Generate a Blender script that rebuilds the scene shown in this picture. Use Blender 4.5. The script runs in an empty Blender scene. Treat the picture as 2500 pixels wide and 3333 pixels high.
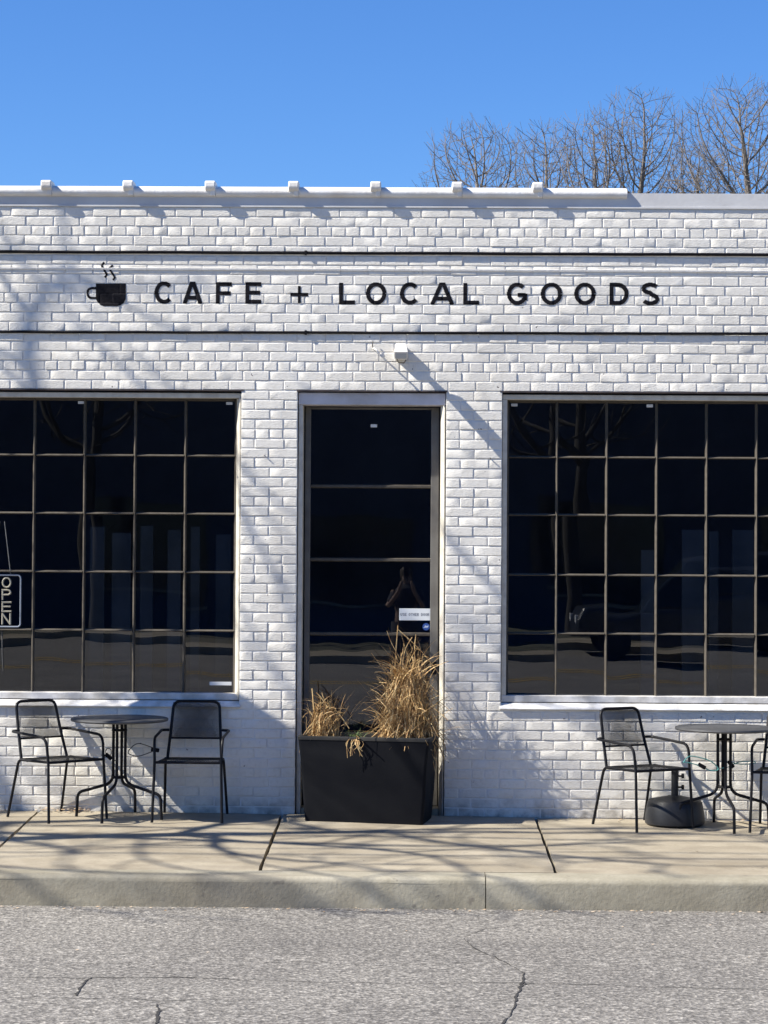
import bpy, bmesh, math, random
from mathutils import Vector, Matrix
from mathutils.bvhtree import BVHTree

random.seed(7)
SC = bpy.context.scene
COL = SC.collection

# ------------------------------------------------------------------ camera
F_PX, CX, CY = 7414.0, 1250.0, 1666.5           # focal length and centre in photograph pixels
CAM = Vector((0.0, -16.81, 1.907))
YAW, PITCH, ROLL = 0.0135, 0.01935, 0.0061
fw = Vector((-math.sin(YAW) * math.cos(PITCH), math.cos(YAW) * math.cos(PITCH), math.sin(PITCH)))
rt0 = fw.cross(Vector((0, 0, 1))).normalized()
up0 = rt0.cross(fw).normalized()
rt = rt0 * math.cos(ROLL) + up0 * math.sin(ROLL)
up = up0 * math.cos(ROLL) - rt0 * math.sin(ROLL)
cam_d = bpy.data.cameras.new('camera')
cam = bpy.data.objects.new('camera', cam_d)
COL.objects.link(cam)
cam.matrix_world = Matrix(((rt.x, up.x, -fw.x, CAM.x), (rt.y, up.y, -fw.y, CAM.y),
                           (rt.z, up.z, -fw.z, CAM.z), (0, 0, 0, 1)))
cam_d.sensor_fit = 'VERTICAL'
cam_d.sensor_height = 36.0
cam_d.lens = F_PX / 3333.0 * 36.0
cam_d.clip_start = 0.2
cam_d.clip_end = 2000
SC.camera = cam

# ------------------------------------------------------------------ world, sun, exposure
SUNV = Vector((-3.4, -1.0, 3.15)).normalized()   # towards the sun
elev = math.asin(SUNV.z)
w = bpy.data.worlds.new('World')
SC.world = w
w.use_nodes = True
wn = w.node_tree.nodes
wl = w.node_tree.links
bg = wn['Background']
sky = wn.new('ShaderNodeTexSky')
sky.sky_type = 'NISHITA'
sky.sun_disc = False
sky.sun_elevation = elev
sky.sun_rotation = math.atan2(SUNV.x, SUNV.y)
sky.altitude = 0
sky.air_density = 1.0
sky.dust_density = 0.0
sky.ozone_density = 3.0
hs = wn.new('ShaderNodeHueSaturation')
hs.inputs['Saturation'].default_value = 1.18
tint = wn.new('ShaderNodeMix'); tint.data_type = 'RGBA'; tint.blend_type = 'MULTIPLY'
tint.inputs[0].default_value = 1.0
tint.inputs[7].default_value = (0.57, 0.755, 1.07, 1)
wl.new(sky.outputs[0], hs.inputs['Color'])
wl.new(hs.outputs[0], tint.inputs[6])
wl.new(tint.outputs[2], bg.inputs['Color'])
bg.inputs['Strength'].default_value = 0.076
sd = bpy.data.lights.new('sun', 'SUN')
sd.energy = 5.0
sd.angle = math.radians(0.53)
sd.color = (1.0, 0.945, 0.845)
sun = bpy.data.objects.new('sun', sd)
COL.objects.link(sun)
sun.rotation_euler = SUNV.to_track_quat('Z', 'Y').to_euler()
sun.location = (-30, -10, 30)
SC.view_settings.view_transform = 'Standard'
SC.view_settings.look = 'None'
SC.view_settings.gamma = 1
SC.view_settings.use_curve_mapping = False
SC.view_settings.exposure = 1.0
SC.cycles.max_bounces = 8
SC.cycles.transparent_max_bounces = 12

# ------------------------------------------------------------------ pixel helpers (measured positions -> world points)
def ray(px, py):
    return (fw + rt * ((px - CX) / F_PX) + up * ((CY - py) / F_PX))

def P(px, py, y=0.0):
    d = ray(px, py)
    t = (y - CAM.y) / d.y
    return CAM + d * t

SLOPE = 0.03
def gz(y, x=0.0):                                # pavement height: falls to the kerb, dips to the right at the wall
    return SLOPE * y - 0.0072 * max(-4.0, min(4.0, x)) * max(0.0, 1 + y / 2.46)
def G(px, py):                                   # a point on the sloping pavement
    d = ray(px, py)
    t = (SLOPE * CAM.y - CAM.z) / (d.z - SLOPE * d.y)
    for _ in range(6):
        p = CAM + d * t
        t += (gz(p.y, p.x) - p.z) / (d.z - SLOPE * d.y)
    return CAM + d * t

# ------------------------------------------------------------------ object helpers
def link(o, parent=None):
    COL.objects.link(o)
    if parent is not None:
        o.parent = parent
    return o

def empty(name, loc=(0, 0, 0), rz=0.0, parent=None):
    o = bpy.data.objects.new(name, None)
    o.location = loc
    o.rotation_euler = (0, 0, rz)
    o.empty_display_size = 0.1
    return link(o, parent)

def tag(o, label=None, cat=None, group=None, kind=None):
    if label: o['label'] = label
    if cat: o['category'] = cat
    if group: o['group'] = group
    if kind: o['kind'] = kind
    return o

class MB:
    def __init__(s):
        s.v, s.f = [], []
    def add(s, vs, fs, M=None):
        b = len(s.v)
        for p in vs:
            p = Vector(p)
            s.v.append(M @ p if M is not None else p)
        for f in fs:
            s.f.append(tuple(i + b for i in f))
        return s
    def box(s, a, b, M=None):
        x0, y0, z0 = a; x1, y1, z1 = b
        return s.add([(x0, y0, z0), (x1, y0, z0), (x1, y1, z0), (x0, y1, z0), (x0, y0, z1), (x1, y0, z1), (x1, y1, z1), (x0, y1, z1)],
              [(3, 2, 1, 0), (4, 5, 6, 7), (0, 1, 5, 4), (1, 2, 6, 5), (2, 3, 7, 6), (3, 0, 4, 7)], M)
    def prism(s, poly, x0, x1, axis='x', M=None):   # poly: (a, b) pairs, extruded along axis
        n = len(poly)
        def mk(a, b, c):
            return (c, a, b) if axis == 'x' else ((a, c, b) if axis == 'y' else (a, b, c))
        vs = [mk(a, b, x0) for a, b in poly] + [mk(a, b, x1) for a, b in poly]
        fs = [(i, (i + 1) % n, n + (i + 1) % n, n + i) for i in range(n)]
        fs += [tuple(range(n))[::-1], tuple(range(n, 2 * n))]
        return s.add(vs, fs, M)
    def tube(s, pts, r, n=8, cap=True, M=None):
        pts = [Vector(p) for p in pts]
        k = len(pts)
        rs = r if isinstance(r, (list, tuple)) else [r] * k
        t0 = (pts[1] - pts[0]).normalized()
        a = t0.orthogonal().normalized()
        vs, fs = [], []
        for i in range(k):
            t = (pts[min(i + 1, k - 1)] - pts[max(i - 1, 0)])
            t = t.normalized() if t.length > 1e-9 else t0
            a = (a - t * a.dot(t))
            a = a.normalized() if a.length > 1e-6 else t.orthogonal().normalized()
            b = t.cross(a)
            for j in range(n):
                th = 2 * math.pi * j / n
                vs.append(pts[i] + (a * math.cos(th) + b * math.sin(th)) * rs[i])
        for i in range(k - 1):
            for j in range(n):
                j2 = (j + 1) % n
                fs.append((i * n + j, i * n + j2, (i + 1) * n + j2, (i + 1) * n + j))
        if cap:
            fs.append(tuple(range(n))[::-1])
            fs.append(tuple((k - 1) * n + j for j in range(n)))
        return s.add(vs, fs, M)
    def lathe(s, prof, n=32, M=None):               # prof: (r, z)
        vs, fs = [], []
        for r, z in prof:
            for j in range(n):
                th = 2 * math.pi * j / n
                vs.append((r * math.cos(th), r * math.sin(th), z))
        for i in range(len(prof) - 1):
            for j in range(n):
                j2 = (j + 1) % n
                fs.append((i * n + j, i * n + j2, (i + 1) * n + j2, (i + 1) * n + j))
        fs.append(tuple(range(n))[::-1])
        fs.append(tuple((len(prof) - 1) * n + j for j in range(n)))
        return s.add(vs, fs, M)
    def build(s, name, mat, parent=None, smooth=False, loc=None, sharp=0.6):
        me = bpy.data.meshes.new(name)
        me.from_pydata([tuple(p) for p in s.v], [], s.f)
        me.update()
        if mat: me.materials.append(mat)
        if smooth:
            me.polygons.foreach_set('use_smooth', [True] * len(me.polygons))
            try:
                me.set_sharp_from_angle(angle=sharp)
            except Exception:
                pass
        o = bpy.data.objects.new(name, me)
        if loc is not None: o.location = loc
        return link(o, parent)

def bev(o, wd=0.004, seg=2):
    m = o.modifiers.new('bevel', 'BEVEL')
    m.width = wd; m.segments = seg; m.limit_method = 'ANGLE'; m.angle_limit = 0.6
    return o

def bend(pts, r, n=5):                              # polyline with rounded corners
    pts = [Vector(p) for p in pts]
    out = [pts[0]]
    for i in range(1, len(pts) - 1):
        a, b, c = pts[i - 1], pts[i], pts[i + 1]
        u, v = (a - b), (c - b)
        rr = r[i - 1] if isinstance(r, (list, tuple)) else r
        d = min(rr, u.length * 0.48, v.length * 0.48)
        p0, p1 = b + u.normalized() * d, b + v.normalized() * d
        for k in range(n + 1):
            t = k / n
            out.append(p0 * (1 - t) ** 2 + b * 2 * t * (1 - t) + p1 * t * t)
    out.append(pts[-1])
    return out

def copy_tree(o, parent=None):
    c = o.copy()
    COL.objects.link(c)
    c.parent = parent
    for ch in list(o.children):
        copy_tree(ch, c)
    return c

# ------------------------------------------------------------------ materials
def mat(name, col, rough=0.7, metal=0.0, spec=0.5, var=None, vscale=6.0, bump=0.0, bscale=60.0, vdetail=5.0, stretch=None, bdist=0.01):
    m = bpy.data.materials.new(name)
    m.use_nodes = True
    nt = m.node_tree
    bs = nt.nodes['Principled BSDF']
    bs.inputs['Base Color'].default_value = (*col, 1)
    bs.inputs['Roughness'].default_value = rough
    bs.inputs['Metallic'].default_value = metal
    bs.inputs['Specular IOR Level'].default_value = spec
    geo = nt.nodes.new('ShaderNodeNewGeometry')
    vec = geo.outputs['Position']
    if stretch:
        mp = nt.nodes.new('ShaderNodeMapping')
        mp.inputs['Scale'].default_value = stretch[0]
        mp.inputs['Rotation'].default_value = stretch[1]
        nt.links.new(vec, mp.inputs['Vector'])
        vec2 = mp.outputs[0]
    else:
        vec2 = vec
    if var:
        nz = nt.nodes.new('ShaderNodeTexNoise')
        nz.inputs['Scale'].default_value = vscale
        nz.inputs['Detail'].default_value = vdetail
        nt.links.new(vec, nz.inputs['Vector'])
        cr = nt.nodes.new('ShaderNodeValToRGB')
        cr.color_ramp.elements[0].position = 0.3
        cr.color_ramp.elements[0].color = (*var, 1)
        cr.color_ramp.elements[1].position = 0.65
        cr.color_ramp.elements[1].color = (*col, 1)
        nt.links.new(nz.outputs['Fac'], cr.inputs['Fac'])
        nt.links.new(cr.outputs['Color'], bs.inputs['Base Color'])
    if bump:
        nb = nt.nodes.new('ShaderNodeTexNoise')
        nb.inputs['Scale'].default_value = bscale
        nb.inputs['Detail'].default_value = 4
        nt.links.new(vec2, nb.inputs['Vector'])
        bp = nt.nodes.new('ShaderNodeBump')
        bp.inputs['Strength'].default_value = bump
        bp.inputs['Distance'].default_value = bdist
        nt.links.new(nb.outputs['Fac'], bp.inputs['Height'])
        nt.links.new(bp.outputs[0], bs.inputs['Normal'])
    return m

class NT:                                           # tiny node-writing helper
    def __init__(s, name):
        s.m = bpy.data.materials.new(name); s.m.use_nodes = True
        s.t = s.m.node_tree; s.b = s.t.nodes['Principled BSDF']
        s.pos = s.t.nodes.new('ShaderNodeNewGeometry').outputs['Position']
    def n(s, typ, ins=None, **kw):
        nd = s.t.nodes.new(typ)
        for k, v in kw.items(): setattr(nd, k, v)
        for k, v in (ins or {}).items():
            if hasattr(v, 'is_linked') or isinstance(v, bpy.types.NodeSocket): s.t.links.new(v, nd.inputs[k])
            else: nd.inputs[k].default_value = v
        return nd
    def noise(s, sc, det=4.0, vec=None, rough=0.55):
        return s.n('ShaderNodeTexNoise', {'Vector': vec or s.pos, 'Scale': sc, 'Detail': det, 'Roughness': rough}).outputs['Fac']
    def ramp(s, fac, stops):
        r = s.n('ShaderNodeValToRGB', {'Fac': fac})
        e = r.color_ramp.elements
        while len(e) < len(stops): e.new(0.5)
        for el, (p, c) in zip(e, stops):
            el.position = p; el.color = (*c, 1) if len(c) == 3 else c
        return r.outputs['Color']
    def mapv(s, scale, rot=(0, 0, 0), loc=(0, 0, 0), vec=None):
        return s.n('ShaderNodeMapping', {'Vector': vec or s.pos, 'Scale': scale, 'Rotation': rot, 'Location': loc}).outputs[0]
    def mix(s, fac, a, b, mode='MIX'):
        nd = s.n('ShaderNodeMix', data_type='RGBA', blend_type=mode)
        for k, v in ((0, fac), (6, a), (7, b)):
            if isinstance(v, bpy.types.NodeSocket): s.t.links.new(v, nd.inputs[k])
            else: nd.inputs[k].default_value = v if k == 0 or len(v) == 4 else (*v, 1)
        return nd.outputs[2]
    def math(s, op, a, b=0.0):
        nd = s.n('ShaderNodeMath', operation=op)
        for k, v in ((0, a), (1, b)):
            if isinstance(v, bpy.types.NodeSocket): s.t.links.new(v, nd.inputs[k])
            else: nd.inputs[k].default_value = v
        return nd.outputs[0]
    def bump(s, h, strength, dist):
        s.t.links.new(s.n('ShaderNodeBump', {'Height': h, 'Strength': strength, 'Distance': dist}).outputs[0], s.b.inputs['Normal'])
    def out(s, col=None, rough=None):
        if col is not None:
            if isinstance(col, bpy.types.NodeSocket): s.t.links.new(col, s.b.inputs['Base Color'])
            else: s.b.inputs['Base Color'].default_value = (*col, 1)
        if rough is not None:
            if isinstance(rough, bpy.types.NodeSocket): s.t.links.new(rough, s.b.inputs['Roughness'])
            else: s.b.inputs['Roughness'].default_value = rough
        return s.m

# painted brick
k = NT('painted_brick')
stain = k.noise(1.3, 5)
fine = k.noise(35, 4)
c = k.ramp(stain, [(0.30, (0.68, 0.65, 0.585)), (0.62, (0.78, 0.75, 0.68))])
c = k.mix(0.55, c, k.ramp(fine, [(0.25, (0.80, 0.78, 0.74)), (0.5, (1, 1, 1))]), 'MULTIPLY')
sep = k.n('ShaderNodeSeparateXYZ', {'Vector': k.pos})
low = k.n('ShaderNodeMapRange', {'Value': sep.outputs['Z'], 'From Min': -0.06, 'From Max': 0.17, 'To Min': 1.0, 'To Max': 0.0}).outputs[0]
dirt = k.math('MULTIPLY', low, k.ramp(k.noise(9, 5), [(0.40, (0, 0, 0)), (0.66, (1, 1, 1))]))
c = k.mix(dirt, c, (0.16, 0.14, 0.11))
chip = k.ramp(k.noise(22, 2), [(0.735, (0, 0, 0)), (0.75, (1, 1, 1))])
c = k.mix(chip, c, (0.18, 0.16, 0.15))
run = k.ramp(k.noise(5.5, 4, k.mapv((1.0, 1.0, 0.16))), [(0.56, (0, 0, 0)), (0.76, (0.30, 0.30, 0.30))])
c = k.mix(run, c, (0.50, 0.46, 0.40))
g1 = k.noise(52, 5, k.mapv((1.0, 1.0, 3.2), (0, 0.42, 0)), 0.62)
g2 = k.noise(16, 2, k.mapv((1.0, 1.0, 2.0), (0, 0.3, 0)))
k.bump(k.math('ADD', g1, k.math('MULTIPLY', g2, 0.35)), 0.40, 0.010)
M_brick = k.out(c, 0.62)
M_mortar = mat('painted_mortar', (0.77, 0.75, 0.705), 0.75, var=(0.64, 0.62, 0.58), vscale=8, bump=0.3, bscale=90)
M_fascia = mat('painted_fascia', (0.62, 0.62, 0.61), 0.55, var=(0.52, 0.51, 0.5), vscale=3, bump=0.1, bscale=30)
M_coping = mat('painted_clay_tile', (0.80, 0.795, 0.77), 0.45, var=(0.66, 0.62, 0.56), vscale=5, bump=0.2, bscale=40)
M_black = mat('black_paint', (0.006, 0.0055, 0.008), 0.7, spec=0.15, bump=0.15, bscale=80)
M_letter = mat('sign_paint', (0.004, 0.0038, 0.006), 0.7, spec=0.12, var=(0.012, 0.011, 0.014), vscale=30, bump=0.2, bscale=60)
M_frame = mat('beige_frame_paint', (0.62, 0.585, 0.50), 0.55, var=(0.48, 0.44, 0.37), vscale=14, bump=0.12, bscale=50)
M_head = mat('weathered_head', (0.62, 0.60, 0.62), 0.6, var=(0.36, 0.33, 0.30), vscale=3.5, bump=0.2, bscale=30)
M_bar = mat('dark_bronze_bar', (0.095, 0.084, 0.070), 0.6, var=(0.068, 0.060, 0.050), vscale=25, spec=0.15)
M_sill = mat('sill_paint', (0.74, 0.735, 0.72), 0.6, var=(0.50, 0.48, 0.44), vscale=12, bump=0.2, bscale=50)
M_sillrail = mat('sill_rail', (0.70, 0.685, 0.66), 0.6, var=(0.42, 0.40, 0.36), vscale=9, bump=0.2, bscale=60)
M_stile = mat('door_stile_paint', (0.15, 0.146, 0.138), 0.5, spec=0.25, var=(0.11, 0.105, 0.10), vscale=8)
M_dark = mat('dark_recess', (0.02, 0.02, 0.022), 0.8)
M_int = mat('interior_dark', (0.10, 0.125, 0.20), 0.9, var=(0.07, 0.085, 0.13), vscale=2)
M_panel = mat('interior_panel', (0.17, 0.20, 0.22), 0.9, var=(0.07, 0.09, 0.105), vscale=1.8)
M_intfloor = mat('interior_floor', (0.05, 0.045, 0.04), 0.6)
M_roof = mat('roof_felt', (0.05, 0.05, 0.055), 0.9)
M_tag = mat('white_plastic', (0.62, 0.64, 0.66), 0.45)
M_notice = mat('notice_paper', (0.62, 0.66, 0.70), 0.5)
M_ink = mat('notice_ink', (0.20, 0.22, 0.26), 0.6)
M_bluestick = mat('blue_sticker', (0.03, 0.08, 0.30), 0.4)
M_paleblue = mat('sticker_emblem', (0.42, 0.5, 0.68), 0.4)
M_neon = mat('open_letter_tube', (0.36, 0.335, 0.26), 0.35)
M_neonb = mat('open_border_tube', (0.27, 0.30, 0.35), 0.3)
M_cord = mat('pale_cord', (0.20, 0.20, 0.19), 0.6)
M_metal = mat('black_powder_coat', (0.007, 0.007, 0.009), 0.5, spec=0.22, bump=0.05, bscale=200)
M_mesh = mat('black_wire_mesh', (0.010, 0.010, 0.012), 0.6, spec=0.2)
M_table = mat('grey_table_top', (0.075, 0.076, 0.078), 0.5, var=(0.055, 0.055, 0.057), vscale=12, bump=0.08, bscale=150)
M_planter = mat('charcoal_planter', (0.0038, 0.0043, 0.0065), 0.6, spec=0.13, var=(0.0065, 0.007, 0.009), vscale=5, bump=0.06, bscale=60)
M_soil = mat('dry_soil', (0.06, 0.045, 0.03), 0.95, bump=0.6, bscale=60)
M_base = mat('umbrella_base_plastic', (0.022, 0.023, 0.026), 0.45, spec=0.3, bump=0.05, bscale=40)
M_teal = mat('teal_cable', (0.12, 0.36, 0.33), 0.4)
M_cableblk = mat('dark_cable', (0.03, 0.03, 0.035), 0.5)
M_bark = mat('grey_bark', (0.13, 0.115, 0.10), 0.9, var=(0.12, 0.10, 0.085), vscale=3)
M_twig = mat('twig_bark', (0.20, 0.175, 0.155), 0.9, var=(0.14, 0.125, 0.115), vscale=1)

def blade_mat(name, a, b, c):
    k = NT(name)
    oi = k.n('ShaderNodeTexNoise', {'Vector': k.mapv((1, 1, 0.25)), 'Scale': 55.0, 'Detail': 2.0})
    k.b.inputs['Roughness'].default_value = 0.7
    return k.out(k.ramp(oi.outputs['Fac'], [(0.3, a), (0.5, b), (0.7, c)]))
M_straw = blade_mat('dry_straw', (0.23, 0.115, 0.042), (0.45, 0.285, 0.115), (0.62, 0.475, 0.245))
M_green = blade_mat('green_blade', (0.05, 0.09, 0.03), (0.10, 0.15, 0.05), (0.18, 0.22, 0.08))

# architectural glass: see-through with a Fresnel reflection
def glass_mat(name, tint):
    m = bpy.data.materials.new(name); m.use_nodes = True
    nt = m.node_tree
    nt.nodes.remove(nt.nodes['Principled BSDF'])
    out = nt.nodes['Material Output']
    tr = nt.nodes.new('ShaderNodeBsdfTransparent'); tr.inputs['Color'].default_value = (*tint, 1)
    gl = nt.nodes.new('ShaderNodeBsdfGlossy'); gl.inputs['Roughness'].default_value = 0.0
    gl.inputs['Color'].default_value = (0.95, 0.97, 1.0, 1)
    fr = nt.nodes.new('ShaderNodeFresnel'); fr.inputs['IOR'].default_value = 1.85
    mx = nt.nodes.new('ShaderNodeMixShader')
    geo = nt.nodes.new('ShaderNodeNewGeometry')
    nz = nt.nodes.new('ShaderNodeTexNoise'); nz.inputs['Scale'].default_value = 2.2; nz.inputs['Detail'].default_value = 1.0
    bp = nt.nodes.new('ShaderNodeBump'); bp.inputs['Strength'].default_value = 0.05; bp.inputs['Distance'].default_value = 0.012
    nt.links.new(geo.outputs['Position'], nz.inputs['Vector'])
    nt.links.new(nz.outputs['Fac'], bp.inputs['Height'])
    nt.links.new(bp.outputs[0], gl.inputs['Normal'])
    nt.links.new(fr.outputs[0], mx.inputs[0]); nt.links.new(tr.outputs[0], mx.inputs[1]); nt.links.new(gl.outputs[0], mx.inputs[2])
    nt.links.new(mx.outputs[0], out.inputs['Surface'])
    return m
M_glass = glass_mat('window_glass', (0.74, 0.78, 0.86))

# asphalt
k = NT('asphalt')
vo = k.n('ShaderNodeTexVoronoi', {'Vector': k.pos, 'Scale': 58.0})
n1 = k.noise(36, 4, None, 0.65); n2 = k.noise(0.6, 5); n3 = k.noise(150, 2)
c = k.ramp(n1, [(0.33, (0.085, 0.080, 0.074)), (0.52, (0.205, 0.196, 0.182)), (0.69, (0.43, 0.415, 0.385))])
c = k.mix(0.55, c, k.ramp(vo.outputs['Color'], [(0.15, (0.45, 0.45, 0.46)), (0.8, (1.35, 1.33, 1.3))]), 'MULTIPLY')
c = k.mix(0.9, c, k.ramp(n2, [(0.3, (0.78, 0.77, 0.76)), (0.7, (1.10, 1.09, 1.06))]), 'MULTIPLY')
wear = k.noise(1.1, 4, k.mapv((0.18, 1.6, 1.0)))
c = k.mix(0.8, c, k.ramp(wear, [(0.35, (0.86, 0.85, 0.84)), (0.6, (1.06, 1.05, 1.03))]), 'MULTIPLY')
oil = k.ramp(k.noise(3.2, 3, k.mapv((1, 1, 1), (0, 0, 0), (11, 2, 0))), [(0.68, (0, 0, 0)), (0.78, (0.35, 0.35, 0.35))])
c = k.mix(oil, c, (0.06, 0.056, 0.052))
k.bump(k.math('ADD', n1, vo.outputs['Distance']), 0.5, 0.01)
M_asphalt = k.out(c, 0.85)
# concrete
def concrete(name, a, b, stain, bs=0.25):
    k = NT(name)
    n1 = k.noise(1.6, 6, k.mapv((0.6, 1.4, 1.0))); n2 = k.noise(45, 4); n3 = k.noise(5, 5)
    c = k.ramp(n1, [(0.3, a), (0.68, b)])
    c = k.mix(0.45, c, k.ramp(n3, [(0.38, stain), (0.62, (1, 1, 1))]), 'MULTIPLY')
    c = k.mix(0.5, c, k.ramp(n2, [(0.3, (0.82, 0.81, 0.79)), (0.6, (1.04, 1.04, 1.04))]), 'MULTIPLY')
    spot = k.ramp(k.noise(11, 2, k.mapv((1, 1, 1), (0, 0, 0), (3, 7, 0))), [(0.70, (0, 0, 0)), (0.74, (0.55, 0.55, 0.55))])
    c = k.mix(spot, c, (0.13, 0.115, 0.095))
    band = k.ramp(k.noise(2.4, 5, k.mapv((0.35, 2.6, 1.0))), [(0.42, (0, 0, 0)), (0.70, (0.42, 0.42, 0.42))])
    c = k.mix(band, c, (0.20, 0.17, 0.13))
    k.bump(n2, bs, 0.006)
    return k.out(c, 0.85)
M_walk = concrete('pavement_concrete', (0.285, 0.243, 0.174), (0.405, 0.357, 0.27), (0.58, 0.55, 0.51))
M_curb = concrete('kerb_concrete', (0.255, 0.232, 0.172), (0.40, 0.368, 0.285), (0.58, 0.56, 0.51), 0.45)
M_joint = mat('joint_dirt', (0.035, 0.03, 0.025), 0.95, bump=0.4, bscale=60)
M_ground = mat('ground_soil', (0.12, 0.11, 0.08), 0.95, var=(0.08, 0.085, 0.05), vscale=0.3)
M_crack = mat('crack_dark', (0.03, 0.028, 0.026), 0.95)  # plain dark tone of the road cracks
M_yellow = mat('road_paint_yellow', (0.5, 0.33, 0.06), 0.7)
M_leaf = mat('leaf_debris', (0.34, 0.22, 0.11), 0.8, var=(0.52, 0.45, 0.36), vscale=18)

# ================================================================== SETTING
Y_CURB_B, Y_CURB_F = -2.46, -2.68
def ring(name, m, x0, x1, ys, zs, kind='structure'):
    mb = MB()
    for i in range(len(ys) - 1):
        mb.add([(x0, ys[i], zs[i]), (x1, ys[i], zs[i]), (x1, ys[i + 1], zs[i + 1]), (x0, ys[i + 1], zs[i + 1])], [(0, 1, 2, 3)])
    return tag(mb.build(name, m), kind=kind)
ZR = -0.272
def rz(y):                                          # road surface height
    return ZR + (-(y) + Y_CURB_F) * 0.0185 if y > -20 else ZR + (20 + Y_CURB_F) * 0.0185 + (-(y) - 20) * 0.01
ground = MB().add([(-900, -900, -0.6), (900, -900, -0.6), (900, 900, -0.6), (-900, 900, -0.6)], [(0, 1, 2, 3)]).build('ground', M_ground)
tag(ground, kind='structure')
yard = MB().box((-150, 9.0, -0.5), (150, 160, -0.02)).build('yard_ground', M_ground); tag(yard, kind='structure')
OPY = -26.0
road = ring('road', M_asphalt, -150, 150, [OPY, -20.0, Y_CURB_F - 0.001], [rz(OPY), rz(-20), ZR])
# double yellow centre line
for yy in (-19.3, -19.75):
    mb = MB().add([(-150, yy - 0.06, rz(yy - .06) + 0.004), (150, yy - 0.06, rz(yy - .06) + 0.004), (150, yy + 0.06, rz(yy + .06) + 0.004), (-150, yy + 0.06, rz(yy + .06) + 0.004)], [(0, 1, 2, 3)])
    mb.build('centre_line', M_yellow, road)

# pavement: slabs
joint_wall = [P(125, 2640), P(919, 2645), P(1743, 2660)]
jx = [joint_wall[1].x + i * ((joint_wall[2].x - joint_wall[1].x)) for i in range(-5, 7)]
jx[4] = P(128, 2640).x
walk = tag(MB().box((-60, Y_CURB_B, -0.5), (60, 0.3, -0.115)).build('pavement', M_joint), kind='structure')
slab_x = [-60] + jx + [60]
for i in range(len(slab_x) - 1):
    a, b = slab_x[i] + 0.008, slab_x[i + 1] - 0.008
    e = 0.006
    ya, yb = Y_CURB_B + 0.016, -0.013
    dz = random.uniform(-0.003, 0.003)
    mb = MB()
    nx = 24
    # top sheet with slightly ragged edges, skirts below
    row0, row1 = [], []
    vs, fs = [], []
    xs = [a + (b - a) * t / 4 for t in range(5)]
    n = 14
    for j in range(n + 1):
        y = ya + (yb - ya) * j / n
        ja, jb = random.uniform(0, 0.007), random.uniform(0, 0.007)
        for t, x in enumerate(xs):
            xx = x + (ja if t == 0 else (-jb if t == 4 else 0))
            vs.append((xx, y, gz(y, xx) + dz + (-0.004 if j == 0 or t in (0, 4) else 0)))
    for j in range(n):
        for t in range(4):
            fs.append((j * 5 + t, j * 5 + t + 1, (j + 1) * 5 + t + 1, (j + 1) * 5 + t))
    m = len(vs)
    loop = [j * 5 for j in range(n, -1, -1)] + [1, 2, 3] + [j * 5 + 4 for j in range(n + 1)] + [n * 5 + 3, n * 5 + 2, n * 5 + 1]
    for q in loop: vs.append((vs[q][0], vs[q][1], -0.13))
    L = len(loop)
    for q in range(L):
        fs.append((loop[q], m + q, m + (q + 1) % L, loop[(q + 1) % L]))
    mb.add(vs, fs)
    mb.build('paving_slab', M_walk, walk, smooth=True, sharp=0.5)

# kerb pieces with a rolled nose
curb = tag(MB().box((-60, Y_CURB_F + 0.03, -0.6), (60, Y_CURB_B - 0.01, -0.30)).build('kerb', M_joint), kind='structure')
kj = P(1581, 2900, Y_CURB_F).x
kx = [kj + i * 3.05 for i in range(-5, 6)]
kx = [-60] + kx + [60]
zt = gz(Y_CURB_B)
for i in range(len(kx) - 1):
    a, b = kx[i] + 0.003, kx[i + 1] - 0.003
    d = random.uniform(-0.002, 0.002)
    prof = [(Y_CURB_B - 0.004, zt + d), (Y_CURB_B - 0.10, zt - 0.004 + d)]
    for t in range(9):
        th = math.pi / 2 * t / 8
        prof.append((Y_CURB_F + 0.042 - 0.036 * math.sin(th), zt - 0.008 + d - 0.038 * (1 - math.cos(th))))
    prof += [(Y_CURB_F, ZR - 0.05), (Y_CURB_B - 0.004, ZR - 0.05)]
    nseg = max(2, int((b - a) / 0.25)) if b - a < 10 else 2
    vs, fs = [], []
    n = len(prof)
    for s_ in range(nseg + 1):
        x = a + (b - a) * s_ / nseg
        for q, (y, z) in enumerate(prof):
            jj = random.uniform(-0.0025, 0.0025) if 1 < q < n - 2 else 0
            vs.append((x, y + jj, z + jj))
    for s_ in range(nseg):
        for q in range(n):
            q2 = (q + 1) % n
            fs.append((s_ * n + q, s_ * n + q2, (s_ + 1) * n + q2, (s_ + 1) * n + q))
    fs.append(tuple(range(n))[::-1]); fs.append(tuple(nseg * n + q for q in range(n)))
    MB().add(vs, fs).build('kerb_piece', M_curb, curb, smooth=True, sharp=0.7)

# far kerb and pavement across the street (behind the camera, seen mirrored in the glass)
zo = rz(OPY) + 0.15
tag(MB().box((-150, OPY - 0.18, -0.5), (150, OPY, zo)).build('far_kerb', M_curb), kind='structure')
tag(MB().box((-150, OPY - 2.6, -0.5), (150, OPY - 0.184, zo - 0.004)).build('far_pavement', M_walk), kind='structure')
tag(MB().box((-150, -60, -0.5), (150, OPY - 2.604, zo - 0.02)).build('far_lot', M_ground), kind='structure')

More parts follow.
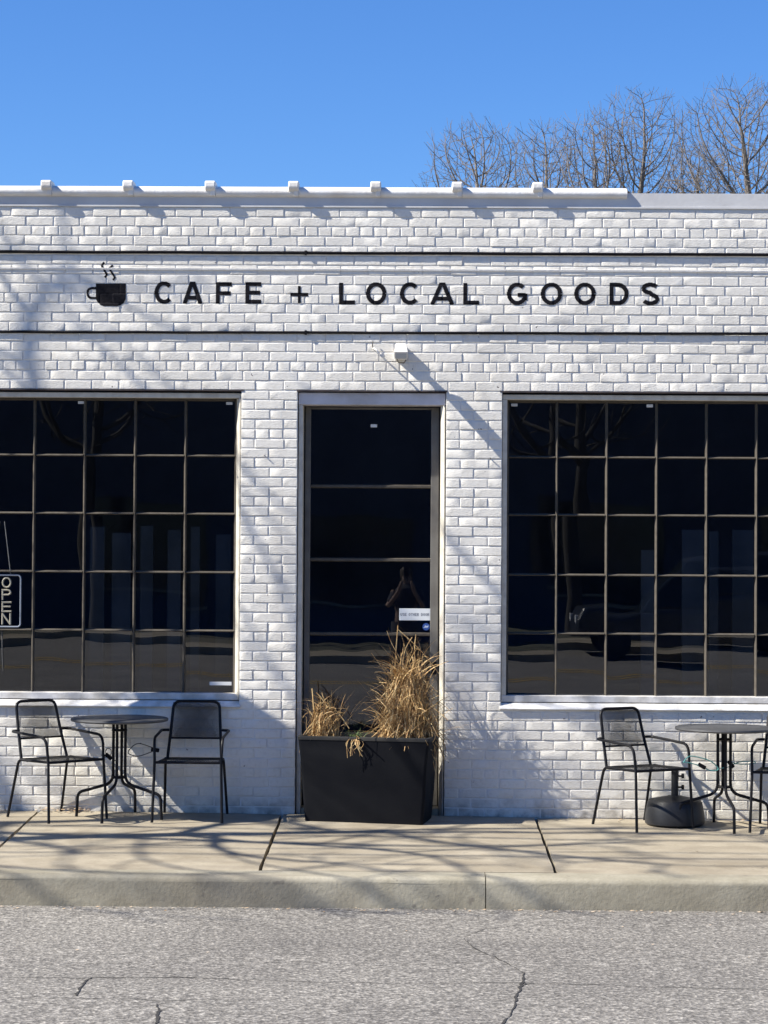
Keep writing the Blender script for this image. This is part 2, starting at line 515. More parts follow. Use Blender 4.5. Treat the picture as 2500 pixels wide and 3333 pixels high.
# road cracks: thin dark ribbons sunk at the surface
def crack(pts, wd):
    mb = MB()
    vs, fs = [], []
    q = []
    for (px, py), wk in zip(pts, wd):
        d = ray(px, py)
        # intersect with road plane
        s = 0.0185
        t = ((ZR + (-CAM.y + Y_CURB_F) * s) - CAM.z) / (d.z + s * d.y)
        q.append((CAM + d * t, wk))
    out = []
    for i in range(len(q) - 1):
        a, b = q[i], q[i + 1]
        for t in range(6):
            u = t / 6
            p = a[0].lerp(b[0], u)
            out.append((p + Vector((random.uniform(-.006, .006), random.uniform(-.02, .02), 0)), (a[1] * (1 - u) + b[1] * u) * random.uniform(.4, 1.4)))
    out.append(q[-1])
    for i, (p, wk) in enumerate(out):
        nx = out[min(i + 1, len(out) - 1)][0] - out[max(i - 1, 0)][0]
        nn = Vector((-nx.y, nx.x, 0)).normalized() * wk
        for sg in (-1, 1):
            v = p + nn * sg
            vs.append((v.x, v.y, rz(v.y) + 0.003))
    for i in range(len(out) - 1):
        fs.append((2 * i, 2 * i + 1, 2 * i + 3, 2 * i + 2))
    mb.add(vs, fs).build('crack', M_crack, road)
crack([(-30, 3182), (260, 3185), (560, 3182), (900, 3194), (1250, 3202), (1700, 3200), (2050, 3210), (2530, 3222)], [.003, .004, .006, .0035, .003, .0045, .0035, .003])
crack([(245, 3242), (275, 3195), (300, 3184), (390, 3180)], [.006, .007, .005, .002])
crack([(1510, 3055), (1545, 3088), (1640, 3130), (1705, 3168)], [.001, .004, .003, .002])
crack([(1706, 3168), (1700, 3205), (1682, 3240), (1672, 3290), (1630, 3335), (1640, 3360)], [.003, .011, .007, .005, .006, .004])
crack([(1690, 3207), (1740, 3203)], [.008, .003])
crack([(1510, 3050), (1580, 3025), (1700, 3010), (1900, 3000)], [.001, .003, .002, .001])
crack([(510, 3270), (518, 3290), (512, 3310), (505, 3350)], [.004, .008, .008, .004])
crack([(-20, 3250), (250, 3250), (600, 3258), (900, 3255)], [.002, .0035, .0025, .002])

# ================================================================== BUILDING
B = empty('cafe_building', (0, 0, 0))
tag(B, 'white painted brick cafe with two dark gridded windows and a blocked dark door', 'building')
zl = P(1100, 1272).z                                 # lintel line
PITCH_C = 0.0714
lw_r = (P(785, 1268).x + P(777, 2266).x) / 2         # left window, right edge
rw_l = (P(1638, 1280).x + P(1630, 2270).x) / 2
dr_l = (P(972, 1275).x + P(960, 2638).x) / 2
dr_r = (P(1452, 1275).x + P(1444, 2600).x) / 2
z_sill = P(780, 2290).z
zsl, zsr = z_sill, P(1640, 2291).z
z_sill = (zsl + zsr) / 2
wcol = (P(603, 1700, .12).x - P(111, 1700, .12).x) / 3
wl_c = [P(111, 1700, .12).x + i * wcol for i in range(-3, 4)]      # vertical bars, left window
wr_c = [P(1812, 1700, .12).x + i * (P(2462, 1700, .12).x - P(1812, 1700, .12).x) / 4 for i in range(0, 8)]
lw_l = wl_c[0] - wcol - 0.03
rw_r = wr_c[-1] + wcol + 0.03
XL, XR = -7.0, 8.0
ztop = zl + 19 * PITCH_C                             # underside of the fascia
openings = [(lw_l, lw_r, z_sill, zl), (rw_l, rw_r, z_sill, zl), (dr_l, dr_r, -1, zl)]
# backing wall with recessed mortar face
ym = 0.0026
g_ = 0.003
wallm = MB()
wallm.box((XL, ym, zl + g_), (XR, 0.24, ztop + 0.09))
for a, b in ((XL, lw_l), (lw_r, dr_l), (dr_r, rw_l), (rw_r, XR)):
    wallm.box((a + g_, ym, -0.3), (b - g_, 0.24, zl + g_))
for a, b in ((lw_l, lw_r), (rw_l, rw_r)):
    wallm.box((a - g_, ym, -0.3), (b + g_, 0.24, z_sill - 0.03))
wallm.build('wall', M_mortar, B)
sh = MB()
sh.box((XL, 0.24, -0.3), (XL + 0.2, 9, ztop + 0.05)).box((XR - 0.2, 0.24, -0.3), (XR, 9, ztop + 0.05)).box((XL, 8.8, -0.3), (XR, 9.0, ztop + 0.05))
sh.build('side_walls', M_mortar, B)
MB().box((XL + 0.2, 0.24, ztop - 0.35), (XR - 0.2, 8.8, ztop - 0.2)).build('roof', M_roof, B)
MB().box((XL + 0.2, 0.25, -0.3), (XR - 0.2, 8.8, 0.04)).build('interior_floor', M_intfloor, B)
it = MB()
it.box((XL + 0.25, 6.5, 0.04), (XR - 0.25, 6.6, ztop - 0.36)).box((XL + 0.25, 0.3, ztop - 0.45), (XR - 0.25, 6.5, ztop - 0.36))
it.build('interior_walls', M_int, B)
for (pa, pb, za_, zb_) in ((292, 342, 1715, 2048), (364, 428, 1735, 2048), (456, 500, 1712, 2048), (545, 590, 1725, 2048), (620, 652, 1715, 2048), (702, 752, 1740, 2048),
                           (2085, 2128, 1790, 2052), (2218, 2290, 1725, 2052), (2306, 2338, 1730, 2052), (2382, 2452, 1725, 2052)):
    a_, b_ = P(pa, zb_, 1.1), P(pb, za_, 1.1)
    pn = MB().box((a_.x, 1.08, a_.z - 1.0), (b_.x, 1.11, b_.z)).build('interior_panel', M_panel, B)

# bricks -----------------------------------------------------------
BL, HL, BH = 0.2032, 0.1016, PITCH_C
JT = 0.0098
def brick_geo(L, H, seed):
    r = random.Random(seed)
    nx = 7 if L > 0.15 else (5 if L > 0.07 else 3)
    nz = 4
    ph, tilt = r.uniform(0, 6.28), r.uniform(-0.0008, 0.0008)
    vs, fs = [], []
    for j in range(nz):
        for i in range(nx):
            u, v = i / (nx - 1), j / (nz - 1)
            x, z = (u - .5) * L, (v - .5) * H
            edge = i in (0, nx - 1) or j in (0, nz - 1)
            y = 0.0003 * math.sin(50 * x + 20 * z + ph) + r.uniform(-0.0004, 0.0004) + tilt * (u - .5) * 2
            if i in (0, nx - 1):
                x += (r.uniform(-.0015, .0015))
            if j in (0, nz - 1):
                z += r.uniform(-.0012, .0012)
            if i == 1: x = (-.5) * L + 0.0055 + r.uniform(-.0008, .001)
            if i == nx - 2: x = .5 * L - 0.0035 - r.uniform(-.0008, .001)
            if j == 1: z = -.5 * H + 0.0032 + r.uniform(-.0008, .001)
            if j == nz - 2: z = .5 * H - 0.0040 - r.uniform(-.0008, .001)
            if nx == 3 and i == 1: x = 0
            vs.append((x, (-0.0004 + y) if edge else (-0.0027 + y), z))
    for j in range(nz - 1):
        for i in range(nx - 1):
            fs.append((j * nx + i, j * nx + i + 1, (j + 1) * nx + i + 1, (j + 1) * nx + i))
    loop = list(range(nx)) + [j * nx + nx - 1 for j in range(1, nz)] + [(nz - 1) * nx + i for i in range(nx - 2, -1, -1)] + [j * nx for j in range(nz - 2, 0, -1)]
    b = len(vs)
    for q in loop: vs.append((vs[q][0], 0.012, vs[q][2]))
    n = len(loop)
    for q in range(n): fs.append((loop[q], b + q, b + (q + 1) % n, loop[(q + 1) % n]))
    return vs, fs
rows = []
def split(x0, x1, header, off, anchor):
    L = HL if header else BL
    out = []
    i = math.floor((x0 - anchor - off) / L) - 1
    edges = [x0]
    while True:
        e = anchor + off + i * L
        i += 1
        if e <= x0 + 0.035: continue
        if e >= x1 - 0.035: break
        edges.append(e)
    edges = [edges[0]] + [e + random.uniform(-.006, .006) for e in edges[1:]]
    edges.append(x1)
    return [(edges[j], edges[j + 1]) for j in range(len(edges) - 1)]
bricks = []
kmin = math.floor((-0.2 - zl) / PITCH_C)
for kk in range(kmin, 19):
    z0 = zl + kk * PITCH_C
    z1 = z0 + PITCH_C
    if z1 < -0.06: continue
    header = (kk - 2) % 7 == 0
    segs = []
    if kk >= 0: segs = [(XL, XR, None)]
    elif z1 <= z_sill + 0.02: segs = [(XL, dr_l, dr_l), (dr_r, XR, dr_r)]
    else: segs = [(XL, lw_l, lw_l), (lw_r, dr_l, lw_r), (dr_r, rw_l, dr_r), (rw_r, XR, rw_r)]
    for a, b, anc in segs:
        anchor = anc if anc is not None else lw_r + 0.013
        off = 0.0
        if not header: off = (BL / 2 if kk % 2 == 0 else 0.0)
        elif kk >= 0: off = 0.05
        if a == lw_r or (a == dr_r and b == rw_l):       # piers: two bricks wide exactly
            Lp = (b - a) / 2
            if header: eds = [a + (b - a) * t / 4 for t in (0, 1, 2, 3, 4)]
            elif kk % 2 == 0: eds = [a, a + Lp * .5, a + Lp * 1.5, b]
            else: eds = [a, a + Lp, b]
            eds = [eds[0]] + [e + random.uniform(-.006, .006) for e in eds[1:-1]] + [eds[-1]]
            pr = [(eds[q], eds[q + 1]) for q in range(len(eds) - 1)]
        else:
            pr = split(a, b, header, off + random.uniform(-.008, .008), anchor)
        for c0, c1 in pr:
            if (c0 + c1) / 2 < -4.9 or (c0 + c1) / 2 > 4.9:   # beyond the frame
                pass
            ztop_c = z1
            if -0.5 < z_sill - (z0 + z1) / 2 < 0 and False: continue
            if abs((z0 + z1) / 2 - z_sill) < PITCH_C * .75 and ((lw_l - .03 < c0 < lw_r - .05) or (rw_l - .03 < (c0 + c1) / 2 < rw_r)) and z1 > z_sill - 0.012:
                ztop_c = z_sill - 0.016
                if ztop_c - z0 < 0.025: continue
            bricks.append([c0, c1, z0, ztop_c, header, kk])
SHEAR = 0.0
vis = lambda b_: -2.75 < (b_[0] + b_[1]) / 2 < 2.75
full = [b_ for b_ in bricks if vis(b_) and abs((b_[3] - b_[2]) - PITCH_C) < 1e-4 and b_[2] > 0.0]
full.sort(key=lambda b_: (b_[1] - b_[0] < 0.15, abs((b_[2] + b_[3]) / 2 - 1.5) * 0.6 + abs((b_[0] + b_[1]) / 2 - 0.1)))
single = set(id(b_) for b_ in full[:300])
all_v, all_f = [], []
mesh_cache = {}
stuff = MB()
for b_ in bricks:
    L = b_[1] - b_[0] - JT + random.uniform(-.003, .0035)
    H = b_[3] - b_[2] - JT + random.choice((-.001, 0, .001, .002))
    if L < 0.02: continue
    cx, cz = (b_[0] + b_[1]) / 2, (b_[2] + b_[3]) / 2
    ox, oy, oz = random.uniform(-.001, .001), random.uniform(-.0022, .0024), random.uniform(-.0018, .0018)
    rot = random.uniform(-.011, .011)
    seed = random.randint(0, 17)
    if id(b_) in single:
        Lq = round(L, 3)
        key = (Lq, seed)
        H = b_[3] - b_[2] - JT + .0005
        vs, fs = brick_geo(Lq, H, hash(key) & 0xffff)
        if key not in mesh_cache:
            me = bpy.data.meshes.new('brick')
            me.from_pydata(vs, [], fs); me.update()
            me.materials.append(M_brick)
            me.polygons.foreach_set('use_smooth', [True] * len(me.polygons))
            me.set_sharp_from_angle(angle=.42)
            mesh_cache[key] = me
        o = bpy.data.objects.new('brick', mesh_cache[key])
        o.location = (cx + ox, oy, cz + oz)
        o.rotation_euler = (0, rot, 0)
        link(o, B)
        Mx = Matrix.Translation((cx + ox, oy, cz + oz)) @ Matrix.Rotation(rot, 4, 'Y')
    else:
        vs, fs = brick_geo(L, H, random.randint(0, 1 << 30))
        Mx = Matrix.Translation((cx + ox, oy, cz + oz)) @ Matrix.Rotation(rot, 4, 'Y')
        stuff.add(vs, fs, Mx)
    n0 = len(all_v)
    all_v += [Mx @ Vector(p) for p in vs]
    all_f += [tuple(q + n0 for q in f) for f in fs]
so = stuff.build('bricks', M_brick, B, smooth=True, sharp=.42)
so['kind'] = 'stuff'
n0 = len(all_v)
all_v += [Vector(p) for p in ((XL, ym, -1), (XR, ym, -1), (XR, ym, 6), (XL, ym, 6))]
all_f.append((n0, n0 + 1, n0 + 2, n0 + 3))
BVH = BVHTree.FromPolygons(all_v, all_f)

# fascia and coping --------------------------------------------------
zf0 = ztop + 0.002
zf1 = P(2200, 631).z
MB().box((XL, -0.006, zf0 + 0.012), (XR, 0.24, zf1)).box((XL, -0.011, zf0), (XR, 0.1, zf0 + 0.012)).build('fascia', M_fascia, B)
MB().box((XL, 0.06, zf1 + 0.001), (XR, 0.20, zf1 + 0.012)).build('cap_flashing', M_fascia, B)
tiles_px = [-368, -99, 169, 435, 702, 973, 1240, 1505, 1767, 2043]   # right-hand side of each bell
xs_t = [P(px, 610, -0.03).x for px in tiles_px]
xs_t = [xs_t[0] - 0.61 * q for q in range(8, 0, -1)] + xs_t
def tile_z(x):
    a, b = P(0, 637, -0.03), P(2042, 646, -0.03)
    return a.z + (b.z - a.z) * (x - a.x) / (b.x - a.x)
prof = []
for t in range(9):                                   # rounded front roll
    th = -math.pi / 2 + math.pi * t / 8
    prof.append((-0.004 - 0.036 * math.cos(th), 0.036 + 0.036 * math.sin(th)))
prof += [(0.04, 0.086), (0.12, 0.092), (0.22, 0.07), (0.22, 0.0)]
for i in range(len(xs_t) - 1):
    a, b = xs_t[i], xs_t[i + 1] - 0.003
    za = tile_z((a + b) / 2)
    M = Matrix.Translation((0, 0, za))
    o = MB().prism(prof, a, b, 'x', M).build('coping_tile', M_coping, B, smooth=True, sharp=0.7)
    if i < len(xs_t) - 2:                            # bell at the right-hand end
        kb = MB()
        kp = [(-0.066, 0.050), (-0.076, 0.066), (-0.074, 0.104), (-0.060, 0.113), (0.06, 0.118), (0.2, 0.10), (0.2, 0.06), (-0.02, 0.03)]
        kb.prism(kp, b - 0.074, b + 0.004, 'x', M)
        kb2 = [(-0.044, 0.005), (-0.05, 0.045), (-0.045, 0.075), (0.0, 0.09), (0.0, 0.002)]
        kb.prism(kb2, b - 0.035, b + 0.002, 'x', M)
        bo = kb.build('bell_joint', M_coping, o)
        bev(bo, 0.010, 3)
MB().box((XL, 0.215, zf1), (xs_t[-1], 0.24, tile_z(0) + 0.098)).build('roof_edge', M_roof, B)

# conduits: thin black rods along the face
def rod(pa, pb, r, nm):
    mb = MB()
    a, b = P(*pa, -0.012), P(*pb, -0.012)
    d = (b - a)
    a2, b2 = a - d * 0.55, b + d * 0.55
    pts = [a2.lerp(b2, t / 40) + Vector((0, 0, random.uniform(-.0015, .0015))) for t in range(41)]
    o = mb.tube(pts, r, 8).build(nm, M_black, B, smooth=True)
    for t in (.18, .452, .81):
        p = a2.lerp(b2, t)
        MB().box((p.x - .008, -0.026, p.z - .016), (p.x + .008, 0.004, p.z + .016)).build('clip', M_black, o)
rod((0, 819), (2500, 829), 0.0112, 'black_rod')
rod((0, 1080), (2500, 1086), 0.0098, 'black_rod')
# the slightly proud bed joint below the upper rod
a, b = P(0, 873, -0.004), P(2500, 884, -0.004)
MB().prism([(0.0, -0.008), (-0.010, -0.007), (-0.012, 0.006), (0.0, 0.009)], XL, XR, 'x', Matrix.Translation((0, 0, (a.z + b.z) / 2)) @ Matrix.Rotation(-(b.z - a.z) / (b.x - a.x), 4, 'Y')).build('bed_joint', M_mortar, B)

# dark lintel edge strips over the openings
for (xa, xb) in ((lw_l - .05, lw_r + .02), (dr_l - .01, dr_r + .01), (rw_l - .02, rw_r + .05)):
    mb = MB()
    mb.box((xa, -0.006, zl - 0.006), (xb, 0.09, zl + 0.004))
    mb.build('steel_lintel', mat('rusted_steel', (0.06, 0.045, 0.045), 0.8, var=(0.03, 0.025, 0.028), vscale=20), B)

# windows ------------------------------------------------------------
YG = 0.125                                           # glass plane
def window(xl, xr, cols, zrows, zb, zt, drop_l):
    W = MB()
    fwid = 0.036
    ft = 0.05
    # outer frame (top, sides)
    W.box((xl + .001, 0.035, zt - ft), (xr - .001, 0.16, zt - 0.012))
    W.box((xl + .001, 0.035, zb + .02), (xl + fwid, 0.16, zt - ft - .001))
    W.prism([(xr - .001, .02), (xr - .013, .02), (xr - fwid, .075), (xr - fwid, .16), (xr - .001, .16)], zb + .02, zt - ft - .001, 'z')
    fr = bev(W.build('window', M_frame, B), 0.004)
    # bottom rail
    r = MB().box((xl + .001, 0.03, zb + .018), (xr - .001, 0.16, zb + .066)).build('sill_rail', M_sillrail, fr)
    bev(r, 0.004)
    # sloping painted sill
    s = MB().prism([(0.17, zb + .012), (0.03, zb + .012), (-0.022, zb - .022), (-0.026, zb - .032), (0.008, zb - .036), (0.17, zb - .036)], xl - 0.012, xr + 0.012, 'x')
    bev(s.build('sill', M_sill, fr), 0.003)
    # dark jamb lining round the glass
    x0, x1, z0, z1 = xl + fwid, xr - fwid, zb + .066, zt - ft
    # glazing bars: putty-bevelled sections
    xb = [c for c in cols if x0 + .05 < c < x1 - .05]
    zbars = [z for z in zrows]
    for c in xb:
        MB().prism([(c - .0125, YG), (c - .0005, YG - .026), (c + .0015, YG - .026), (c + .0085, YG), (c + .008, YG + .02), (c - .010, YG + .02)], z0, z1, 'z').build('glazing_bar', M_bar, fr)
    xe = [x0] + xb + [x1]
    for z in zbars:
        for q in range(len(xe) - 1):
            a_ = xe[q] + (.0 if q == 0 else .0083)
            b_ = xe[q + 1] - (.0 if q == len(xe) - 2 else .0122)
            MB().prism([(YG, z - .0075), (YG - .022, z - .002), (YG - .022, z - .0005), (YG, z + .0105), (YG + .018, z + .009), (YG + .018, z - .007)], a_, b_, 'x').build('glazing_bar', M_bar, fr)
    # edge bars
    for c, sg in ((x0, 1), (x1, -1)):
        MB().prism([(c, YG - .03), (c + sg * .006, YG - .03), (c + sg * .018, YG), (c + sg * .018, YG + .02), (c, YG + .02)], z0, z1, 'z').build('edge_bar', M_bar, fr)
    MB().prism([(YG - .03, z1 - .0), (YG - .03, z1 - .006), (YG, z1 - .018), (YG + .02, z1 - .018), (YG + .02, z1)], x0 + .02, x1 - .02, 'x').build('edge_bar', M_bar, fr)
    ze = [z0] + sorted(zbars) + [z1]
    for i in range(len(xe) - 1):
        for j in range(len(ze) - 1):
            cx_, cz_ = (xe[i] + xe[i + 1]) / 2, (ze[j] + ze[j + 1]) / 2
            hw, hh = (xe[i + 1] - xe[i]) / 2, (ze[j + 1] - ze[j]) / 2
            o = MB().add([(-hw, 0, -hh), (hw, 0, -hh), (hw, 0, hh), (-hw, 0, hh)], [(0, 1, 2, 3)]).build('pane', M_glass, fr)
            o.location = (cx_, YG + .008, cz_)
            o.rotation_euler = (random.gauss(0, .0022), 0, random.gauss(0, .0028))
    return fr
zrowL = [(P(111, y, .12).z + P(603, y + 5, .12).z) / 2 for y in (1480, 1669, 1859, 2049)]
zrowR = [(P(1812, y, .12).z + P(2462, y + 5, .12).z) / 2 for y in (1488, 1676, 1871, 2062)]
window(lw_l, lw_r, wl_c, zrowL, z_sill, zl - 0.006, 0)
window(rw_l, rw_r, wr_c, zrowR, z_sill, zl - 0.006, 0)

# door ---------------------------------------------------------------
DF = MB()
zh0 = P(1200, 1318, .02).z
DF.box((dr_l + .002, 0.025, zh0), (dr_r - .002, 0.20, zl - 0.012))
dfr = bev(DF.build('door_frame', M_head, B), 0.004)
jl = MB().box((dr_l + .004, 0.03, -0.02), (dr_l + .036, 0.20, zh0 - .001)).build('jamb', M_frame, dfr); bev(jl, .003)
jr = MB().prism([(dr_r - .004, .015), (dr_r - .012, .015), (dr_r - .036, .06), (dr_r - .036, .20), (dr_r - .004, .20)], -0.02, zh0 - .001, 'z').build('jamb', M_frame, dfr); bev(jr, .003)
MB().box((dr_l + .04, 0.02, -0.05), (dr_r - .04, 0.24, 0.045)).build('threshold', M_curb, dfr)
YD = 0.19
dl, dr_ = P(992, 1700, YD).x, P(1428, 1700, YD).x
gl0, gl1 = P(1010, 1700, YD).x, P(1402, 1700, YD).x
zdt = zh0 - 0.006
bars = [P(1200, y, YD).z for y in (1583, 1822, 2064)]
D = MB()
D.box((gl1, YD, 0.05), (dr_, YD + .045, zdt))
door = bev(D.build('door', M_stile, B), .004)
bev(MB().box((dl, YD, 0.05), (gl0, YD + .045, zdt)).build('stile', M_stile, door), .004)
bev(MB().box((gl0 + .001, YD + .012, zdt - .016), (gl1 - .001, YD + .043, zdt)).build('top_rail', M_stile, door), .003)
bev(MB().box((gl0 + .001, YD + .002, 0.05), (gl1 - .001, YD + .043, 0.25)).build('bottom_rail', M_stile, door), .003)
for z in bars:
    MB().prism([(YD + .022, z - .014), (YD + .002, z - .008), (YD + .002, z + .008), (YD + .022, z + .014), (YD + .035, z + .012), (YD + .035, z - .012)], gl0 + .001, gl1 - .001, 'x').build('glazing_bar', M_bar, door)
zz = [0.25] + sorted(bars) + [zdt - .016]
for j in range(len(zz) - 1):
    cx_, cz_ = (gl0 + gl1) / 2, (zz[j] + zz[j + 1]) / 2
    hw, hh = (gl1 - gl0) / 2, (zz[j + 1] - zz[j]) / 2
    o = MB().add([(-hw, 0, -hh), (hw, 0, -hh), (hw, 0, hh), (-hw, 0, hh)], [(0, 1, 2, 3)]).build('pane', M_glass, door)
    o.location = (cx_, YD + .024, cz_)
    o.rotation_euler = (-0.0045, 0, 0.0035)
# dark gap fillers beside the leaf
MB().box((dr_l + .037, YD + .02, 0.045), (dl - .002, YD + .05, zh0)).build('door_gap', M_dark, dfr)
MB().box((dr_ + .002, YD + .02, 0.045), (dr_r - .037, YD + .05, zh0)).build('door_gap', M_dark, dfr)
# pull handle on the lower right
hx = P(1385, 2100, YD).x
hz0 = P(1385, 2180, YD).z
hd = MB().tube(bend([(hx + .03, YD + .002, hz0 - .02), (hx + .03, YD - .05, hz0 - .02), (hx - .05, YD - .05, hz0 + .2), (hx - .05, YD + .002, hz0 + .2)], .02), .009, 8).build('handle', M_metal, door, smooth=True)
MB().box((gl1 + .012, YD - .004, hz0 - .035), (dr_ - .01, YD - .0005, hz0 + .06)).build('lock_plate', M_black, door)

# ================================================================== LETTERING painted on the brick
def decal(name, inside, x0, x1, z0, z1, m, parent, step=0.0042, lift=0.0022):
    vs, fs, idx = [], [], {}
    nx, nz = int((x1 - x0) / step) + 1, int((z1 - z0) / step) + 1
    def vert(i, j):
        if (i, j) in idx: return idx[(i, j)]
        x, z = x0 + i * step, z0 + j * step
        best = 9.0
        ys = []
        for ax, az in ((0, 0), (-.006, 0), (.006, 0), (0, -.006), (0, .006)):
            h = BVH.ray_cast(Vector((x + ax, -0.5, z + az)), Vector((0, 1, 0)))
            ys.append(h[0].y if h[0] is not None else 0.0)
        y = min(ys) * .7 + ys[0] * .3
        vs.append((x, y - lift, z)); idx[(i, j)] = len(vs) - 1
        return idx[(i, j)]
    for i in range(nx):
        for j in range(nz):
            if inside(x0 + (i + .5) * step, z0 + (j + .5) * step):
                fs.append((vert(i, j), vert(i + 1, j), vert(i + 1, j + 1), vert(i, j + 1)))
    mb = MB(); mb.add(vs, fs)
    return mb.build(name, m, parent, smooth=True, sharp=3.2)

def strokes(segs, hw):                               # segs in local units; butt-ended strokes with round joints
    def f(x, z):
        for s in segs:
            for q in range(len(s) - 1):
                ax, az = s[q]; bx, bz = s[q + 1]
                dx, dz = bx - ax, bz - az
                L2 = dx * dx + dz * dz
                t = ((x - ax) * dx + (z - az) * dz) / L2
                lo = 0.0 if q == 0 else -0.2
                hi = 1.0 if q == len(s) - 2 else 1.2
                if lo <= t <= hi:
                    d = abs((x - ax) * dz - (z - az) * dx) / math.sqrt(L2)
                    if d <= hw: return True
        return False
    return f
def arc(cx, cz, rx, rz_, a0, a1, n=20):
    return [(cx + rx * math.cos(math.radians(a0 + (a1 - a0) * t / n)), cz + rz_ * math.sin(math.radians(a0 + (a1 - a0) * t / n))) for t in range(n + 1)]
def glyph(ch, w, h, s):                              # w, h outer size, s stroke half width; origin lower left
    r = s
    if ch == 'C': return [arc(w / 2 + .004, h / 2, w / 2 - s, h / 2 - s, 42, 318)]
    if ch == 'O': return [arc(w / 2, h / 2, w / 2 - s, h / 2 - s, 0, 360, 32)]
    if ch == 'G': return [arc(w / 2, h / 2, w / 2 - s, h / 2 - s, 45, 352, 26), [(w / 2 + .004, h * .44), (w - s * .9, h * .44)], [(w - s, h * .5), (w - s, h * .2)]]
    if ch == 'A': return [[(s, 0), (w / 2, h + .01)], [(w - s, 0), (w / 2, h + .01)], [(w * .24, h * .27), (w * .76, h * .27)]]
    if ch == 'F': return [[(s, 0), (s, h)], [(0, h - s), (w, h - s)], [(0, h * .49), (w * .93, h * .49)]]
    if ch == 'E': return [[(s, 0), (s, h)], [(0, h - s), (w, h - s)], [(0, h * .52), (w * .92, h * .52)], [(0, s), (w, s)]]
    if ch == 'L': return [[(s, 0), (s, h)], [(0, s), (w, s)]]
    if ch == 'D': return [[(s, 0), (s, h)], [(0, h - s), (w * .45, h - s)] + arc(w * .45, h / 2, w * .55 - s, h / 2 - s, 90, -90, 18)[1:] + [(0, s)]]
    if ch == 'S': return [arc(w / 2, h * .735, w / 2 - s * 1.05, h * .265 - s, 25, 270, 20) + arc(w / 2, h * .265 + s * .12, w / 2 - s, h * .265 - s * .9, 90, -155, 20)[1:]]
    if ch == '+': return [[(w / 2, 0), (w / 2, h)], [(0, h / 2), (w, h / 2)]]
    if ch == 'P': return [[(s, 0), (s, h)], [(0, h - s), (w * .55, h - s)] + arc(w * .55, h * .7, w * .45 - s, h * .3 - s, 90, -90, 14)[1:] + [(0, h * .4 + s)]]
    if ch == 'N': return [[(s, 0), (s, h)], [(w - s, 0), (w - s, h)], [(s * .8, h), (w - s * .8, 0)]]
    if ch == 'U': return [[(s, h), (s, h * .4)] + arc(w / 2, h * .4, w / 2 - s, h * .4 - s, 180, 360, 14) + [(w - s, h)]]
    if ch == 'T': return [[(w / 2, 0), (w / 2, h)], [(0, h - s), (w, h - s)]]
    if ch == 'H': return [[(s, 0), (s, h)], [(w - s, 0), (w - s, h)], [(0, h / 2), (w, h / 2)]]
    if ch == 'R': return [[(s, 0), (s, h)], [(0, h - s), (w * .55, h - s)] + arc(w * .55, h * .74, w * .42 - s, h * .26 - s, 90, -90, 14)[1:] + [(0, h * .48)], [(w * .45, h * .48), (w - s, 0)]]
sign = empty('painted_lettering', (P(1250, 957).x, -0.01, P(1250, 957).z))
tag(sign, 'large black lettering CAFE + LOCAL GOODS painted across the white brick', 'lettering')
lets = [('C', 501, 564, 916, 989), ('A', 594, 660, 917, 989), ('F', 703, 754, 918, 989), ('E', 799, 851, 918, 989), ('+', 946, 1003, 931, 987),
        ('L', 1104, 1155, 920, 991), ('O', 1191, 1258, 919, 992), ('C', 1300, 1366, 919, 992), ('A', 1400, 1479, 920, 992), ('L', 1508, 1560, 921, 992),
        ('G', 1650, 1717, 920, 993), ('O', 1760, 1830, 920, 993), ('O', 1869, 1939, 920, 993), ('D', 1984, 2046, 921, 993), ('S', 2087, 2146, 920, 994)]
for ch, xa, xb, ya, yb in lets:
    a = P(xa, yb); b = P(xb, ya)
    wd, ht = b.x - a.x, b.z - a.z
    f = strokes(glyph(ch, wd, ht, 0.0152 if ch != '+' else 0.0125), 0.0152 if ch != '+' else 0.0125)
    ox, oz = a.x, a.z
    o = decal('letter', lambda x, z: 0 <= z - oz <= ht + .0001 and f(x - ox, z - oz), ox - .005, ox + wd + .005, oz - .003, oz + ht + .003, M_letter, None)
    o.parent = sign
    o.matrix_parent_inverse = Matrix.Translation(-sign.location)
# cup emblem
cupE = empty('coffee_cup_emblem', (P(360, 960).x, -0.01, P(360, 960).z))
tag(cupE, 'black painted coffee cup emblem with two wisps of steam beside the lettering', 'emblem')
def zpx(X, Y): return P(250 + X / 6.636, 830 + Y / 6.636)
tl, br = zpx(415, 612), zpx(1062, 1108)
def cup_in(x, z):
    if not (tl.x <= x <= br.x and br.z <= z <= tl.z): return False
    R = 0.072
    for cxx, sg in ((tl.x + R, -1), (br.x - R, 1)):
        if (x - cxx) * sg > 0 and z < br.z + R:
            return (x - cxx) ** 2 + (z - br.z - R) ** 2 <= R * R
    return True
parts = [decal('cup_bowl', cup_in, tl.x, br.x, br.z, tl.z, M_letter, cupE)]
hp = [zpx(*q) for q in ((420, 718), (300, 718), (238, 760), (236, 880), (290, 928), (425, 928))]
fh = strokes([[(p.x, p.z) for p in bend([Vector((q.x, 0, q.z)) for q in hp], .03, 6)]], 0.0085)
parts.append(decal('cup_handle', fh, hp[2].x - .02, hp[0].x + .01, hp[5].z - .02, hp[0].z + .02, M_letter, cupE, step=.003))
for pl in (((600, 160), (535, 225), (655, 430), (605, 485)), ((780, 222), (705, 290), (825, 490), (782, 540))):
    q = [zpx(*t) for t in pl]
    fs_ = strokes([[(p.x, p.z) for p in bend([Vector((t.x, 0, t.z)) for t in q], .012, 4)]], 0.0072)
    parts.append(decal('steam_wisp', fs_, min(t.x for t in q) - .02, max(t.x for t in q) + .02, q[3].z - .02, q[0].z + .02, M_letter, cupE, step=.003))
for o in parts:
    o.matrix_parent_inverse = Matrix.Translation(-cupE.location)

